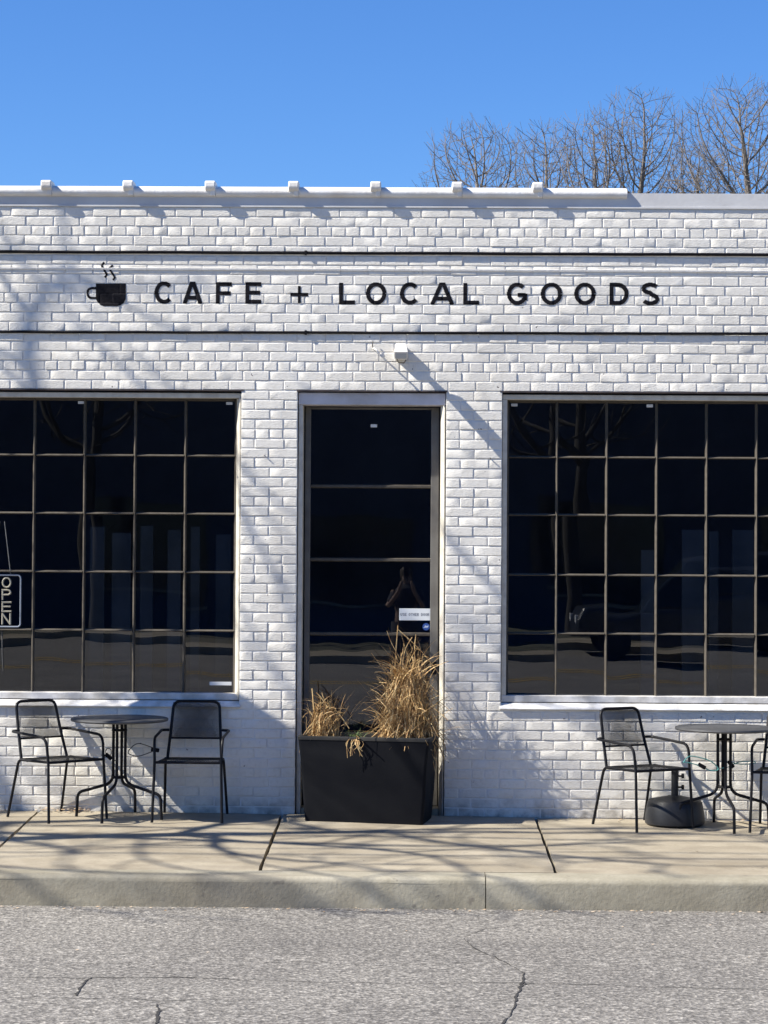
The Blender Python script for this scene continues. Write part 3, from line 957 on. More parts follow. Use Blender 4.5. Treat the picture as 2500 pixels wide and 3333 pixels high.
# ================================================================== SMALL FITTINGS
# floodlight above the door: wall box, neck, tilted lamp head
fl = P(1306, 1150, 0)
FL = empty('floodlight', (fl.x, 0.0, fl.z))
tag(FL, 'white wall floodlight sticking out of the brick above the door', 'floodlight')
bev(MB().box((-.045, -.055, -.05), (.045, .0, .045)).build('mount_box', M_coping, FL), .006)
MB().tube([(0, -.05, 0), (0, -.12, .004)], .022, 12).build('neck', M_coping, FL, smooth=True)
Mh = Matrix.Translation((0, -.19, .006)) @ Matrix.Rotation(math.radians(26), 4, 'X')
h_ = MB()
h_.add([(-.036, .085, -.03), (.036, .085, -.03), (.036, .085, .024), (-.036, .085, .024), (-.050, -.09, -.034), (.050, -.09, -.034), (.052, -.10, .026), (-.052, -.10, .026)],
       [(0, 1, 2, 3), (4, 7, 6, 5), (3, 2, 6, 7), (0, 4, 5, 1), (1, 5, 6, 2), (0, 3, 7, 4)], Mh)
hd_ = bev(h_.build('lamp_head', M_coping, FL), .006)
MB().box((-.040, -.0985, -.027), (.040, -.09, .012), Mh).build('lens', mat('frosted_lens', (0.45, 0.45, 0.43), 0.25), hd_)
MB().tube([(-.03, -.08, -.05), (-.02, -.085, -.075), (.02, -.085, -.078), (.036, -.06, -.055)], .005, 6).build('bracket_wire', M_bar, FL, smooth=True)
# small wire stub left of it
st = P(1216, 1136, 0)
WS = empty('wire_stub', (st.x, 0, st.z))
tag(WS, 'short bent wire stub sticking out of the brick left of floodlight', 'wire')
MB().tube(bend([(0, .01, 0), (0, -.05, .002), (.02, -.1, -.012), (.05, -.085, -.05)], .02), .006, 6).build('stub', M_coping, WS, smooth=True)
MB().tube(bend([(0, -.02, 0), (-.01, -.03, .03), (-.004, -.02, .055)], .02), .004, 6).build('stub', M_bar, WS, smooth=True)
for px, py, sg in ((700, 1485, 1), (862, 1484, 1), (1596, 1493, 1)):
    p = P(px, py, 0)
    o = MB().tube([(p.x, .01, p.z), (p.x, -.022, p.z + .002)], .004, 6).build('wall_nail', M_bar)
    tag(o, ['short nail in the brick of the left pier close to the window', 'short nail in the brick of the left pier close to the door', 'short nail in the brick of the right pier'][(px > 800) + (px > 1000)], 'nail', 'nails in the brick piers')

# white contact tags at the tops of the panes, strip label
def plate(name, px, py, wpx, hpx, y, m, label, cat, group=None, th=.006):
    a, b = P(px - wpx / 2, py + hpx / 2, y), P(px + wpx / 2, py - hpx / 2, y)
    c = P(px, py, y)
    o = MB().box((a.x - c.x, -th, a.z - c.z), (b.x - c.x, 0, b.z - c.z)).build(name, m, loc=(c.x, y, c.z))
    bev(o, .002, 1)
    return tag(o, label, cat, group)
gl_ = 'contact sensor tags on the glass'
plate('sensor_tag', 264, 1310, 20, 9, YG + .002, M_tag, 'white sensor tag in the second column of the left window', 'sensor tag', gl_)
plate('sensor_tag', 747, 1313, 21, 9, YG + .002, M_tag, 'white sensor tag in the top right corner of the left window', 'sensor tag', gl_)
plate('sensor_tag', 1674, 1318, 21, 9, YG + .002, M_tag, 'white sensor tag in the top left corner of the right window', 'sensor tag', gl_)
plate('sensor_tag', 2115, 1321, 21, 10, YG + .002, M_tag, 'white sensor tag in the third column of the right window', 'sensor tag', gl_)
plate('sensor_tag', 1217, 1386, 21, 10, YD + .012, M_tag, 'white sensor tag near the top of the door glass', 'sensor tag', gl_)
plate('strip_label', 718, 2225, 72, 11, YG + .002, M_tag, 'pale strip label at the bottom right of the left window', 'label', None, .002)
nt_ = plate('door_notice', 1350, 2000, 101, 38, YD + .016, M_notice, 'white paper notice stuck low on the door glass', 'notice', None, .002)
txt = 'USE OTHER DOOR'
lx, hgt = 0.0, .021
wds = {' ': .55}
tot = sum((.6 if ch != ' ' else .5) for ch in txt) * .0265
xcur = -tot / 2 + .002
ink = MB()
for ch in txt:
    if ch == ' ':
        xcur += .0133; continue
    f = strokes(glyph(ch, .0138, hgt, .0021), .0021)
    for i in range(12):
        for j in range(18):
            x, z = i * .0012, j * .0012
            if f(x, z):
                ink.add([(xcur + x - .0006, -.0026, z - hgt / 2 - .0006), (xcur + x + .0006, -.0026, z - hgt / 2 - .0006), (xcur + x + .0006, -.0026, z - hgt / 2 + .0006), (xcur + x - .0006, -.0026, z - hgt / 2 + .0006)], [(0, 1, 2, 3)])
    xcur += .0159
ink.build('print', M_ink, nt_)
c = P(1387, 2040, YD + .016)
bs_ = MB().lathe([(.027, 0), (.027, .002)], 28, Matrix.Rotation(math.pi / 2, 4, 'X')).build('round_sticker', M_bluestick, loc=(c.x, YD + .016, c.z))
tag(bs_, 'round blue sticker with pale emblem on the door glass', 'sticker')
MB().add([(-.022, -.0026, -.008), (.012, -.0026, -.006), (.02, -.0026, .008), (.0, -.0026, .006), (-.008, -.0026, .012), (-.01, -.0026, .002)], [(0, 1, 2, 3, 4, 5)]).build('emblem', M_paleblue, bs_)

# OPEN sign hung behind the left window
yo = YG - .009
oc = P(21, 1956, yo)
OS = empty('open_sign', (oc.x, yo, oc.z))
tag(OS, 'unlit neon OPEN sign with rounded border hanging in the left window', 'sign')
u = 1 / 441.0 * 1.008
hw, hh = 46 * u, 84 * u
rr = .024
outl = []
for cxs, czs, a0 in ((hw - rr, hh - rr, 0), (-hw + rr, hh - rr, 90), (-hw + rr, -hh + rr, 180), (hw - rr, -hh + rr, 270)):
    outl += [(cxs + rr * math.cos(math.radians(a0 + t * 15)), 0, czs + rr * math.sin(math.radians(a0 + t * 15))) for t in range(7)]
outl.append(outl[0])
MB().tube(outl, .0062, 8, cap=False).build('border_tube', M_neonb, OS, smooth=True)
for ch, y0, y1 in (('O', 575, 845), ('P', 865, 1130), ('E', 1160, 1425), ('N', 1445, 1715)):
    zt_ = (1956 - (1800 + y0 / 7.375)) * u; zb_ = (1956 - (1800 + y1 / 7.375)) * u
    wL = 32 * u
    g_s = glyph(ch, wL, zt_ - zb_, .0072)
    mb = MB()
    for s_ in g_s:
        mb.tube([(x - wL / 2, 0.004, z + zb_) for x, z in s_], .0068, 8)
    mb.build('letter', M_neon, OS, smooth=True)
MB().tube([(.03, .0, hh), (-.02, .0, hh + .40)], .0028, 6).build('hanging_cord', M_cord, OS)
MB().tube([(-.09, .0, hh), (-.055, .0, hh + .40)], .0028, 6).build('hanging_cord', M_cord, OS)
MB().tube(bend([(-.035, .01, -hh), (-.03, .0, -hh - .12), (-.028, .0, -hh - .22), (-.02, .0, -hh - .33)], .04), .0022, 6).build('power_cord', M_cord, OS)

# ================================================================== FURNITURE
R_T = 0.0102
def mesh_panel(corner, ex, ez, nu, pitch=0.0062, wd=0.0026):
    """expanded-metal diamond mesh on a rectangle given by a corner and two edge vectors"""
    mb = MB()
    U, V = ex.length, ez.length
    eu, ev = ex.normalized(), ez.normalized()
    for sg in (1, -1):
        n = int((U + V * .6) / pitch) + 2
        for i in range(-n, n + 1):
            # line u = i*pitch + sg*0.6*v
            pts = []
            for v in (0.0, V):
                pts.append((i * pitch * 1.3 + sg * .7 * v, v))
            (u0, v0), (u1, v1) = pts
            # clip to [0,U]
            def clip(ua, va, ub, vb):
                t0, t1 = 0.0, 1.0
                d = ub - ua
                for lo, s in ((0, 1), (U, -1)):
                    p = -d * s; q = (ua - lo) * s
                    if abs(p) < 1e-9:
                        if q < 0: return None
                        continue
                    t = q / p
                    if p < 0: t0 = max(t0, t)
                    else: t1 = min(t1, t)
                if t0 >= t1: return None
                return (ua + d * t0, va + (vb - va) * t0, ua + d * t1, va + (vb - va) * t1)
            c_ = clip(u0, v0, u1, v1)
            if not c_: continue
            ua, va, ub, vb = c_
            h = wd / 2 * 1.22
            ps = []
            for uu, vv, ss in ((ua, va, -h), (ua, va, h), (ub, vb, h), (ub, vb, -h)):
                ps.append(corner + eu * min(max(uu + ss, 0), U) + ev * vv)
            mb.add(ps, [(0, 1, 2, 3)])
    return mb

def make_chair():
    R = empty('bistro_chair')
    # front = -y
    wf, wr = .238, .205
    for sx in (-1, 1):
        # front leg
        MB().tube([(sx * (wf + .012), -.235, 0), (sx * wf, -.205, .425)], R_T, 8).build('leg', M_metal, R, smooth=True)
        a = MB().tube(bend([(sx * wf, -.205, .420), (sx * (wf + .006), -.185, .598), (sx * (wf + .010), .245, .622), (sx * .196, .262, .622)], [.07, .03], 7), R_T, 8)
        a.build('armrest', M_metal, R, smooth=True)
        MB().tube(bend([(sx * .205, .10, .418), (sx * .212, .205, .425), (sx * .232, .315, 0)], .05, 6), R_T, 8).build('leg', M_metal, R, smooth=True)
    # seat frame
    fr = bend([(-wf + .02, -.20, .425), (-wr, .20, .418), (wr, .20, .418), (wf - .02, -.20, .425)], .03, 4)
    MB().tube(fr, R_T * .95, 8).build('seat_frame', M_metal, R, smooth=True)
    MB().tube([(-wf, -.205, .425), (wf, -.205, .425)], R_T * .95, 8).build('front_rail', M_metal, R, smooth=True)
    s = MB().box((-wf + .02, -.20, .424), (wf - .02, .19, .427))
    c0 = Vector((-wf + .02, -.2, .428))
    sm = mesh_panel(c0, Vector((2 * wf - .04, 0, 0)), Vector((0, .395, -.004)), 0, wd=.0040)
    sm.build('seat', M_mesh, R)
    # back: inverted U
    bk = bend([(-.198, .195, .418), (-.182, .262, .622), (-.168, .318, .83), (.168, .318, .83), (.182, .262, .622), (.198, .195, .418)], [.05, .055, .055, .05], 7)
    MB().tube(bk, R_T * 1.08, 8).build('back_frame', M_metal, R, smooth=True)
    MB().tube([(-.186, .246, .565), (.186, .246, .565)], R_T * .7, 8).build('back_rail', M_metal, R, smooth=True)
    c0 = Vector((-.176, .248, .568))
    mp = mesh_panel(c0, Vector((.352, 0, 0)), Vector((0, .070, .255)), 0, wd=.0027)
    mp.build('backrest', M_mesh, R)
    return R

def place(o, center, rzv):
    o.location = (center.x, center.y, gz(center.y))
    o.rotation_euler = (math.atan(SLOPE) * math.cos(rzv), -math.atan(SLOPE) * math.sin(rzv) * -1 * -1, rzv)

chair0 = make_chair()
grp = 'black mesh bistro chairs along the wall'
# each chair: measured foot pixels of the two front legs and a rear one -> centre and heading
def z6(x, y): return (x / 1.952, 2200 + y / 1.952)
def z8(x, y): return (1600 + x / 1.843, 2200 + y / 1.843)
def pose(fl_, fr_, lab, first=None):
    """fl_, fr_: the two front feet (chair's own right is -x when it faces the camera)"""
    a, b = G(*fl_), G(*fr_)
    mid = (a + b) / 2
    d = (b - a); d.z = 0
    d.normalize()
    face = Vector((d.y, -d.x, 0))                   # chair faces this way
    if face.y > 0.2: face = -face
    ang = math.atan2(face.y, face.x) + math.pi / 2
    cen = mid - face * .235
    o = chair0 if first else copy_tree(chair0)
    mx = max(cen.y + sx_ * .2 * math.sin(ang) + .335 * math.cos(ang) for sx_ in (-1, 1))
    cen.y -= max(0.0, mx + .012)
    o.location = (cen.x, cen.y, gz(cen.y, cen.x) + .001)
    o.rotation_euler = (0, 0, ang)
    tag(o, lab, 'chair', grp)
    return o
chairs = []
chairs.append(pose(z6(333, 938), z6(680, 898), 'black mesh chair left of the left table turned towards it', True))
chairs.append(pose(z6(988, 923), z6(1408, 930), 'black mesh chair between the left table and the planter facing the street'))
chairs.append(pose(z8(887, 947), z8(1195, 922), 'black mesh chair in front of the round umbrella base'))
a4 = z8(1570, 945)
chairs.append(pose(a4, (a4[0] + 212, a4[1] + 10), 'black mesh chair right of the right table, cut by the picture edge'))

def make_table():
    T = empty('bistro_table')
    MB().lathe([(.0, .700), (.335, .700), (.347, .703), (.352, .711), (.350, .721), (.343, .7245), (.0, .7255)], 56).build('tabletop', M_table, T, smooth=True, sharp=.5)
    for q in range(4):
        th = q * math.pi / 2
        c, s = math.cos(th), math.sin(th)
        pr = bend([(.046, .70), (.046, .30), (.105, .225), (.245, .205), (.325, .17), (.338, 0)], [.06, .09, .05, .06], 6) if False else None
        pts = bend([Vector((.046, 0, .70)), Vector((.046, 0, .255)), Vector((.235, 0, .200)), Vector((.318, 0, .178)), Vector((.328, 0, 0))], [.07, .06, .08], 7)
        mb = MB()
        Mz = Matrix.Rotation(th, 4, 'Z')
        mb.tube(pts, .0112, 8, M=Mz)
        mb.build('leg', M_metal, T, smooth=True)
    for z in (.635, .295):
        ringp = [(.050 * math.cos(t * math.pi / 8), .050 * math.sin(t * math.pi / 8), z) for t in range(17)]
        MB().tube(ringp, .008, 6, cap=False).build('collar', M_metal, T, smooth=True)
        MB().box((-.05, -.006, z - .006), (.05, .006, z + .006)).build('cross_brace', M_metal, T)
    return T
T1 = make_table()
t1c = Vector((G(*z6(768, 890)).x, -.355, 0))
T1.location = (t1c.x, t1c.y, gz(t1c.y, t1c.x) + .001); T1.rotation_euler = (0, 0, math.radians(-14))
tag(T1, 'round grey topped table with black tube legs under the left window', 'table', 'round bistro tables')
T2 = copy_tree(T1)
t2x = G(*z8(1380, 900)).x
T2.location = (t2x, -.44, gz(-.44, t2x) + .001); T2.rotation_euler = (0, 0, math.radians(5))
tag(T2, 'round grey topped table with black tube legs near the umbrella base', 'table', 'round bistro tables')

# umbrella base
ub = G(*z8(1088, 878))
UB = empty('umbrella_base', (ub.x, -.275, gz(-.275, ub.x)))
tag(UB, 'round black umbrella base with a short pole stub behind a chair', 'umbrella base')
MB().lathe([(.195, 0), (.214, .012), (.217, .05), (.207, .115), (.196, .165), (.182, .182), (.06, .205), (.05, .21)], 40).build('weighted_base', M_base, UB, smooth=True, sharp=.6)
pl = MB().lathe([(.026, .20), (.026, .40), (.022, .402)], 20).build('pole', M_base, UB, smooth=True)
for z in (.27, .35):
    MB().tube([(.02, 0, z), (.052, 0, z)], .007, 8).tube([(.048, 0, z), (.066, 0, z)], .017, 10).build('knob', M_metal, pl, smooth=True)

# cable locks between furniture
def cable(pts, m, name, lab, lockpt, lockrot, r=.0042):
    E = empty(name, pts[0])
    q = [Vector(p) for p in pts]
    # catmull-rom
    out = []
    for i in range(len(q) - 1):
        p0, p1, p2, p3 = q[max(i - 1, 0)], q[i], q[i + 1], q[min(i + 2, len(q) - 1)]
        for t in range(8):
            s = t / 8
            out.append(.5 * ((2 * p1) + (p2 - p0) * s + (2 * p0 - 5 * p1 + 4 * p2 - p3) * s * s + (3 * p1 - p0 - 3 * p2 + p3) * s ** 3))
    out.append(q[-1])
    MB().tube([p - E.location for p in out], r, 6).build('cable', m, E, smooth=True)
    lk = MB().box((-.03, -.012, -.014), (.03, .012, .014)).build('lock', M_black, E, loc=Vector(lockpt) - E.location)
    lk.rotation_euler = lockrot
    bev(lk, .005)
    return tag(E, lab, 'cable lock', 'cable locks tying the furniture')
def PX(px, py, y): return P(px, py, y)
cable([PX(*z8(1150, 520), -.55), PX(*z8(1185, 483), -.52), PX(*z8(1250, 490), -.5), PX(*z8(1320, 515), -.48), PX(*z8(1360, 560), -.47), PX(*z8(1310, 566), -.49), PX(*z8(1265, 545), -.5), PX(*z8(1190, 522), -.53), PX(*z8(1150, 518), -.55)],
      M_teal, 'cable_lock', 'teal cable lock looped between chair and right table', PX(*z8(1262, 541), -.5), (0, .5, 0))
cable([PX(*z8(1360, 555), -.45), PX(*z8(1425, 545), -.42), PX(*z8(1440, 520), -.4), PX(*z8(1500, 530), -.4), PX(*z8(1575, 525), -.42), PX(*z8(1570, 512), -.43), PX(*z8(1480, 518), -.4), PX(*z8(1430, 545), -.4)],
      M_teal, 'cable_lock', 'teal cable lock looped between right table and the chair cut off by the edge', PX(*z8(1436, 530), -.41), (0, .9, 0), .0038)
cable([PX(*z6(1000, 470), -.35), PX(*z6(940, 445), -.34), PX(*z6(880, 430), -.33), PX(*z6(840, 450), -.32), PX(*z6(815, 490), -.33), PX(*z6(870, 510), -.34), PX(*z6(930, 495), -.35), PX(*z6(985, 472), -.35)],
      M_cableblk, 'cable_lock', 'dark cable lock looped between left table and the chair beside it', PX(*z6(986, 470), -.355), (0, .15, 0), .0036)
cable([PX(*z6(735, 540), -.3), PX(*z6(700, 520), -.28), PX(*z6(672, 490), -.26), PX(*z6(680, 462), -.25), PX(*z6(705, 470), -.27), PX(*z6(700, 510), -.28), PX(*z6(660, 515), -.29), PX(*z6(642, 500), -.3)],
      M_cableblk, 'cable_lock', 'dark cable lock looped between left table and the leftmost chair', PX(*z6(690, 512), -.285), (0, .7, 0), .003)

# ================================================================== PLANTER with dry grass
def z7(x, y): return (850 + x / 1.952, 1900 + y / 1.952)
pc = G(*z7(672, 1507))
PLY = -.235
pbl, pbr = G(*z7(292, 1505)), G(*z7(1052, 1512))
PLX = P(*z7(680, 1200), -.35).x
RZ = math.radians(-10)
PL = empty('planter', (PLX + .003, -.235, gz(-.3)), RZ)
tag(PL, 'charcoal tapered planter box blocking the cafe door', 'planter')
Htop = .612
mb = MB()
W0, D0 = .862, .40
W1, D1 = .962, .44
lv = [(0, W0, D0), (.02, W0 + .004, D0 + .002), (.22, W0 + .036, D0 + .02), (.42, W0 + .058, D0 + .032), (Htop - .02, W1, D1), (Htop, W1, D1)]
vs, fs = [], []
def rrect(wx, dy, r=.022, n=4):
    out = []
    for cx_, cy_, a0 in ((wx / 2 - r, dy / 2 - r, 0), (-wx / 2 + r, dy / 2 - r, 90), (-wx / 2 + r, -dy / 2 + r, 180), (wx / 2 - r, -dy / 2 + r, 270)):
        for t in range(n + 1):
            th = math.radians(a0 + 90 * t / n)
            out.append((cx_ + r * math.cos(th), cy_ + r * math.sin(th)))
    return out
for z, wx, dy in lv + [(Htop + .002, W1 - .03, D1 - .03), (Htop - .09, W1 - .05, D1 - .05)]:
    for x, y in rrect(wx, dy): vs.append((x, y, z))
n = 20
for i in range(len(lv) + 1):
    for j in range(n):
        fs.append((i * n + j, i * n + (j + 1) % n, (i + 1) * n + (j + 1) % n, (i + 1) * n + j))
fs.append(tuple(range(n))[::-1])
mb.add(vs, fs).build('pot', M_planter, PL, smooth=True, sharp=.5)
rm = MB()
vs, fs = [], []
for q, (wx, dy, z) in enumerate(((W1 + .008, D1 + .008, Htop - .022), (W1 + .010, D1 + .010, Htop - .002), (W1 + .004, D1 + .004, Htop + .005), (W1 - .045, D1 - .045, Htop + .005), (W1 - .05, D1 - .05, Htop - .03))):
    for x, y in rrect(wx, dy): vs.append((x, y, z))
for i in range(4):
    for j in range(20):
        fs.append((i * 20 + j, i * 20 + (j + 1) % 20, (i + 1) * 20 + (j + 1) % 20, (i + 1) * 20 + j))
rm.add(vs, fs).build('rim', mat('pale_planter_rim', (0.02, 0.021, 0.023), 0.6, spec=.2, var=(0.045, 0.042, 0.036), vscale=9), PL, smooth=True, sharp=.5)  # rim in a paler tone than the pot
MB().box((-W1 / 2 + .03, -D1 / 2 + .03, Htop - .12), (W1 / 2 - .03, D1 / 2 - .03, Htop - .035)).build('soil', M_soil, PL)

def blades(mb, n, cx_, cy_, z0, rad, hmin, hmax, lean, wd, seed, droop=.5, squash=1.0, hfun=None):
    r = random.Random(seed)
    for _ in range(n):
        a = r.uniform(0, 2 * math.pi); q = rad * math.sqrt(r.random())
        bx, by = cx_ + q * math.cos(a), cy_ + q * math.sin(a) * squash
        h = r.uniform(hmin, hmax)
        if hfun: h *= hfun((bx - cx_) / rad)
        la = a + r.gauss(0, .7)
        ln = lean * abs(r.gauss(0.6, .5)) * h * (0.35 + q / rad)
        kd = droop * r.random() ** 1.5
        pts = []
        k_ = 6
        tw = r.uniform(-.03, .03)
        for i in range(k_ + 1):
            t = i / k_
            hh_ = h * (t - kd * t * t * t * .9)
            out = ln * (t * .35 + t * t * .9)
            pts.append(Vector((bx + math.cos(la) * out + tw * math.sin(t * 5), by + math.sin(la) * out * squash, z0 + hh_)))
        w0 = wd * r.uniform(.6, 1.4)
        side = Vector((-math.sin(la + r.uniform(-1, 1)), math.cos(la + r.uniform(-1, 1)), 0)).normalized()
        vs_, fs_ = [], []
        for i, p in enumerate(pts):
            wq = w0 * (1 - .85 * (i / k_) ** 1.5)
            vs_ += [p - side * wq, p + side * wq]
        for i in range(k_): fs_.append((2 * i, 2 * i + 1, 2 * i + 3, 2 * i + 2))
        mb.add(vs_, fs_)

def straw_clump(name, wx, lab, spec):
    E = empty(name, (wx, -.25, gz(-.25) + Htop - .04))
    mb = MB()
    for sp in spec:
        blades(mb, *sp)
    mb.build('blades', M_straw, E)
    return tag(E, lab, 'dry grass', 'dead grass clumps in the planter')
bx_ = P(*z7(935, 960), -.25).x
def thatch(mb, n, rb, rt_, h, seed, lmin, lmax, wd, squash=.8, cx_=0.0):
    """matted dead blades hanging over a haystack-shaped core"""
    r = random.Random(seed)
    for _ in range(n):
        t = r.random() ** .85
        z = h * t
        R_ = (rb + (rt_ - rb) * t ** .8) * (.55 + .5 * math.sqrt(r.random()))
        a = r.uniform(0, 2 * math.pi)
        p = Vector((cx_ + R_ * math.cos(a), R_ * math.sin(a) * squash, z))
        L_ = r.uniform(lmin, lmax)
        d = Vector((math.cos(a) * r.uniform(-.2, .6) + r.gauss(0, .35), math.sin(a) * r.uniform(-.2, .6) * squash + r.gauss(0, .3), r.choice((1, -1, -1)) * r.uniform(.35, 1.1))).normalized()
        cv = Vector((r.gauss(0, .5), r.gauss(0, .4), -r.uniform(.3, 1.3)))
        side = Vector((r.gauss(0, 1), r.gauss(0, 1), r.gauss(0, .4))).normalized()
        pts = []
        for i in range(6):
            q = i / 5
            pts.append(p)
            p = p + d * (L_ / 5)
            if p.z < -.05 and abs(p.y) > .1: p.z = -.05
            d = (d + cv * .22).normalized()
        w0 = wd * r.uniform(.5, 1.5)
        vs_, fs_ = [], []
        for i, q in enumerate(pts):
            wq = w0 * (1 - .7 * (i / 5) ** 2)
            vs_ += [q - side * wq, q + side * wq]
        for i in range(5): fs_.append((2 * i, 2 * i + 1, 2 * i + 3, 2 * i + 2))
        mb.add(vs_, fs_)
E1 = empty('dry_grass_clump', (bx_, -.25, gz(-.25) + Htop - .04))
tag(E1, 'tall matted clump of dead straw coloured grass on the right of the planter', 'dry grass', 'dead grass clumps in the planter')
mb = MB()
thatch(mb, 1300, .205, .08, .53, 3, .10, .30, .0034)
thatch(mb, 260, .22, .16, .22, 4, .10, .24, .0045)
blades(mb, 260, 0, 0, 0, .15, .25, .56, .28, .0030, 5, .5, .8, lambda u_: 1 - .5 * abs(u_))
blades(mb, 60, .0, 0, 0, .17, .35, .64, .5, .0020, 6, .4, .8, lambda u_: 1 - .3 * abs(u_))
blades(mb, 70, .02, -.03, 0, .20, .1, .22, 1.2, .0036, 8, 1.2, .8)
mb.build('blades', M_straw, E1)
rr_ = random.Random(11)
mb = MB()
for px, py, px2, py2, wd in ((850, 560, 870, 265, .0042), (870, 290, 1130, 570, .0036), (1000, 600, 1130, 470, .003), (900, 700, 700, 440, .0022), (860, 700, 640, 810, .002), (900, 500, 960, 340, .003), (880, 470, 800, 300, .0025), (965, 540, 962, 465, .006)):
    a, b = P(*z7(px, py), -.27), P(*z7(px2, py2), -.27)
    mid = (a + b) / 2 + Vector((rr_.uniform(-.02, .02), rr_.uniform(-.03, .03), .012))
    mb.tube(bend([a - E1.location, mid - E1.location, b - E1.location], .1, 5), wd, 5)
mb.build('stalks', M_straw, E1, smooth=True)
bx2 = P(*z7(395, 960), -.25).x
E2 = empty('dry_grass_clump', (bx2, -.25, gz(-.25) + Htop - .04))
tag(E2, 'small ragged clump of dead grass on the left of the planter', 'dry grass', 'dead grass clumps in the planter')
mb = MB()
thatch(mb, 230, .11, .05, .27, 13, .07, .20, .0034, cx_=-.01)
thatch(mb, 70, .15, .1, .06, 14, .07, .16, .0045)
blades(mb, 110, -.01, 0, 0, .07, .14, .30, .3, .003, 15, .5, .9)
blades(mb, 40, .05, .03, 0, .06, .2, .40, .5, .0018, 16, .3, .9)
mb.build('blades', M_straw, E2)
mb = MB()
for px, py, px2, py2, wd in ((470, 800, 560, 920, .0038), (430, 795, 475, 795, .005), (335, 800, 325, 665, .005), (350, 690, 420, 780, .004), (300, 820, 265, 850, .002)):
    a, b = P(*z7(px, py), -.3), P(*z7(px2, py2), -.3)
    mb.tube(bend([a - E2.location, (a + b) / 2 + Vector((0, 0, .01)) - E2.location, b - E2.location], .05, 4), wd, 5)
mb.build('stalks', M_straw, E2, smooth=True)
bx3 = P(*z7(597, 955), -.3).x
E3 = empty('green_weed', (bx3, -.36, gz(-.36) + Htop - .03))
tag(E3, 'small green weed sprouting over the planter rim between the dead clumps', 'weed')
mb = MB()
blades(mb, 90, 0, 0, 0, .03, .04, .10, .8, .0035, 21, .7)
mb.build('leaves', M_green, E3)
mb = MB()
r_ = random.Random(5)
for q in range(14):
    x = r_.uniform(-.05, .05)
    y0 = -.075
    mb.tube(bend([(x * .3, 0, 0), (x * .8, y0, .03), (x + r_.uniform(-.03, .03), y0 - .05, -.01), (x * 1.3 + r_.uniform(-.04, .04), y0 - .045, r_.uniform(-.11, -.04))], .03, 4), r_.uniform(.0012, .003), 5)
for x2, z2 in ((.05, .05), (.085, .03), (.11, .0)):
    mb.tube(bend([(0, -.02, .01), (x2 * .4, -.10, .03), (x2 * .3, -.17, .035 + z2 * .4)], .03, 4), .003, 5)
mb.build('dead_stems', M_straw, E3, smooth=True)

# ================================================================== LEAF LITTER
mb = MB()
r_ = random.Random(31)
def leaf(x, y, z, s):
    a = r_.uniform(0, 6.28); c, s_ = math.cos(a), math.sin(a)
    pts = [(-1, 0, .1), (0, -.5, 0), (1, 0, .25), (0, .5, .3)]
    mb.add([(x + (p * c - q * s_) * s, y + (p * s_ + q * c) * s, z + .003 + h * s) for p, q, h in pts], [(0, 1, 2, 3)])
for _ in range(220):
    x = r_.uniform(-3, 3); leaf(x, Y_CURB_F - .02 - abs(r_.gauss(0, .06)), rz(Y_CURB_F - .05), r_.uniform(.005, .018))
for _ in range(60):
    x = r_.uniform(-3, 3); yq = Y_CURB_F - abs(r_.gauss(0, 1.6)) - .1; leaf(x, yq, rz(yq), r_.uniform(.005, .012))
for _ in range(70):
    x = r_.uniform(-3, 3); y = -abs(r_.gauss(0, .12)) - .01; leaf(x, y, gz(y, x), r_.uniform(.006, .02))
for _ in range(16):
    x = r_.uniform(-3, 3); y = r_.uniform(-2.3, -.4); leaf(x, y, gz(y, x), r_.uniform(.006, .016))
for _ in range(70):
    p = P(r_.uniform(120, 300), 2640); y = -abs(r_.gauss(0, .05)) - .02; leaf(p.x, y, gz(y, p.x) + r_.uniform(0, .02), r_.uniform(.008, .02))
for px, py in ((1570, 0), (1330, 0)): pass
tag(mb.build('leaf_litter', M_leaf), 'scraps of dead leaf along the wall foot and kerb', 'leaf litter', kind='stuff')

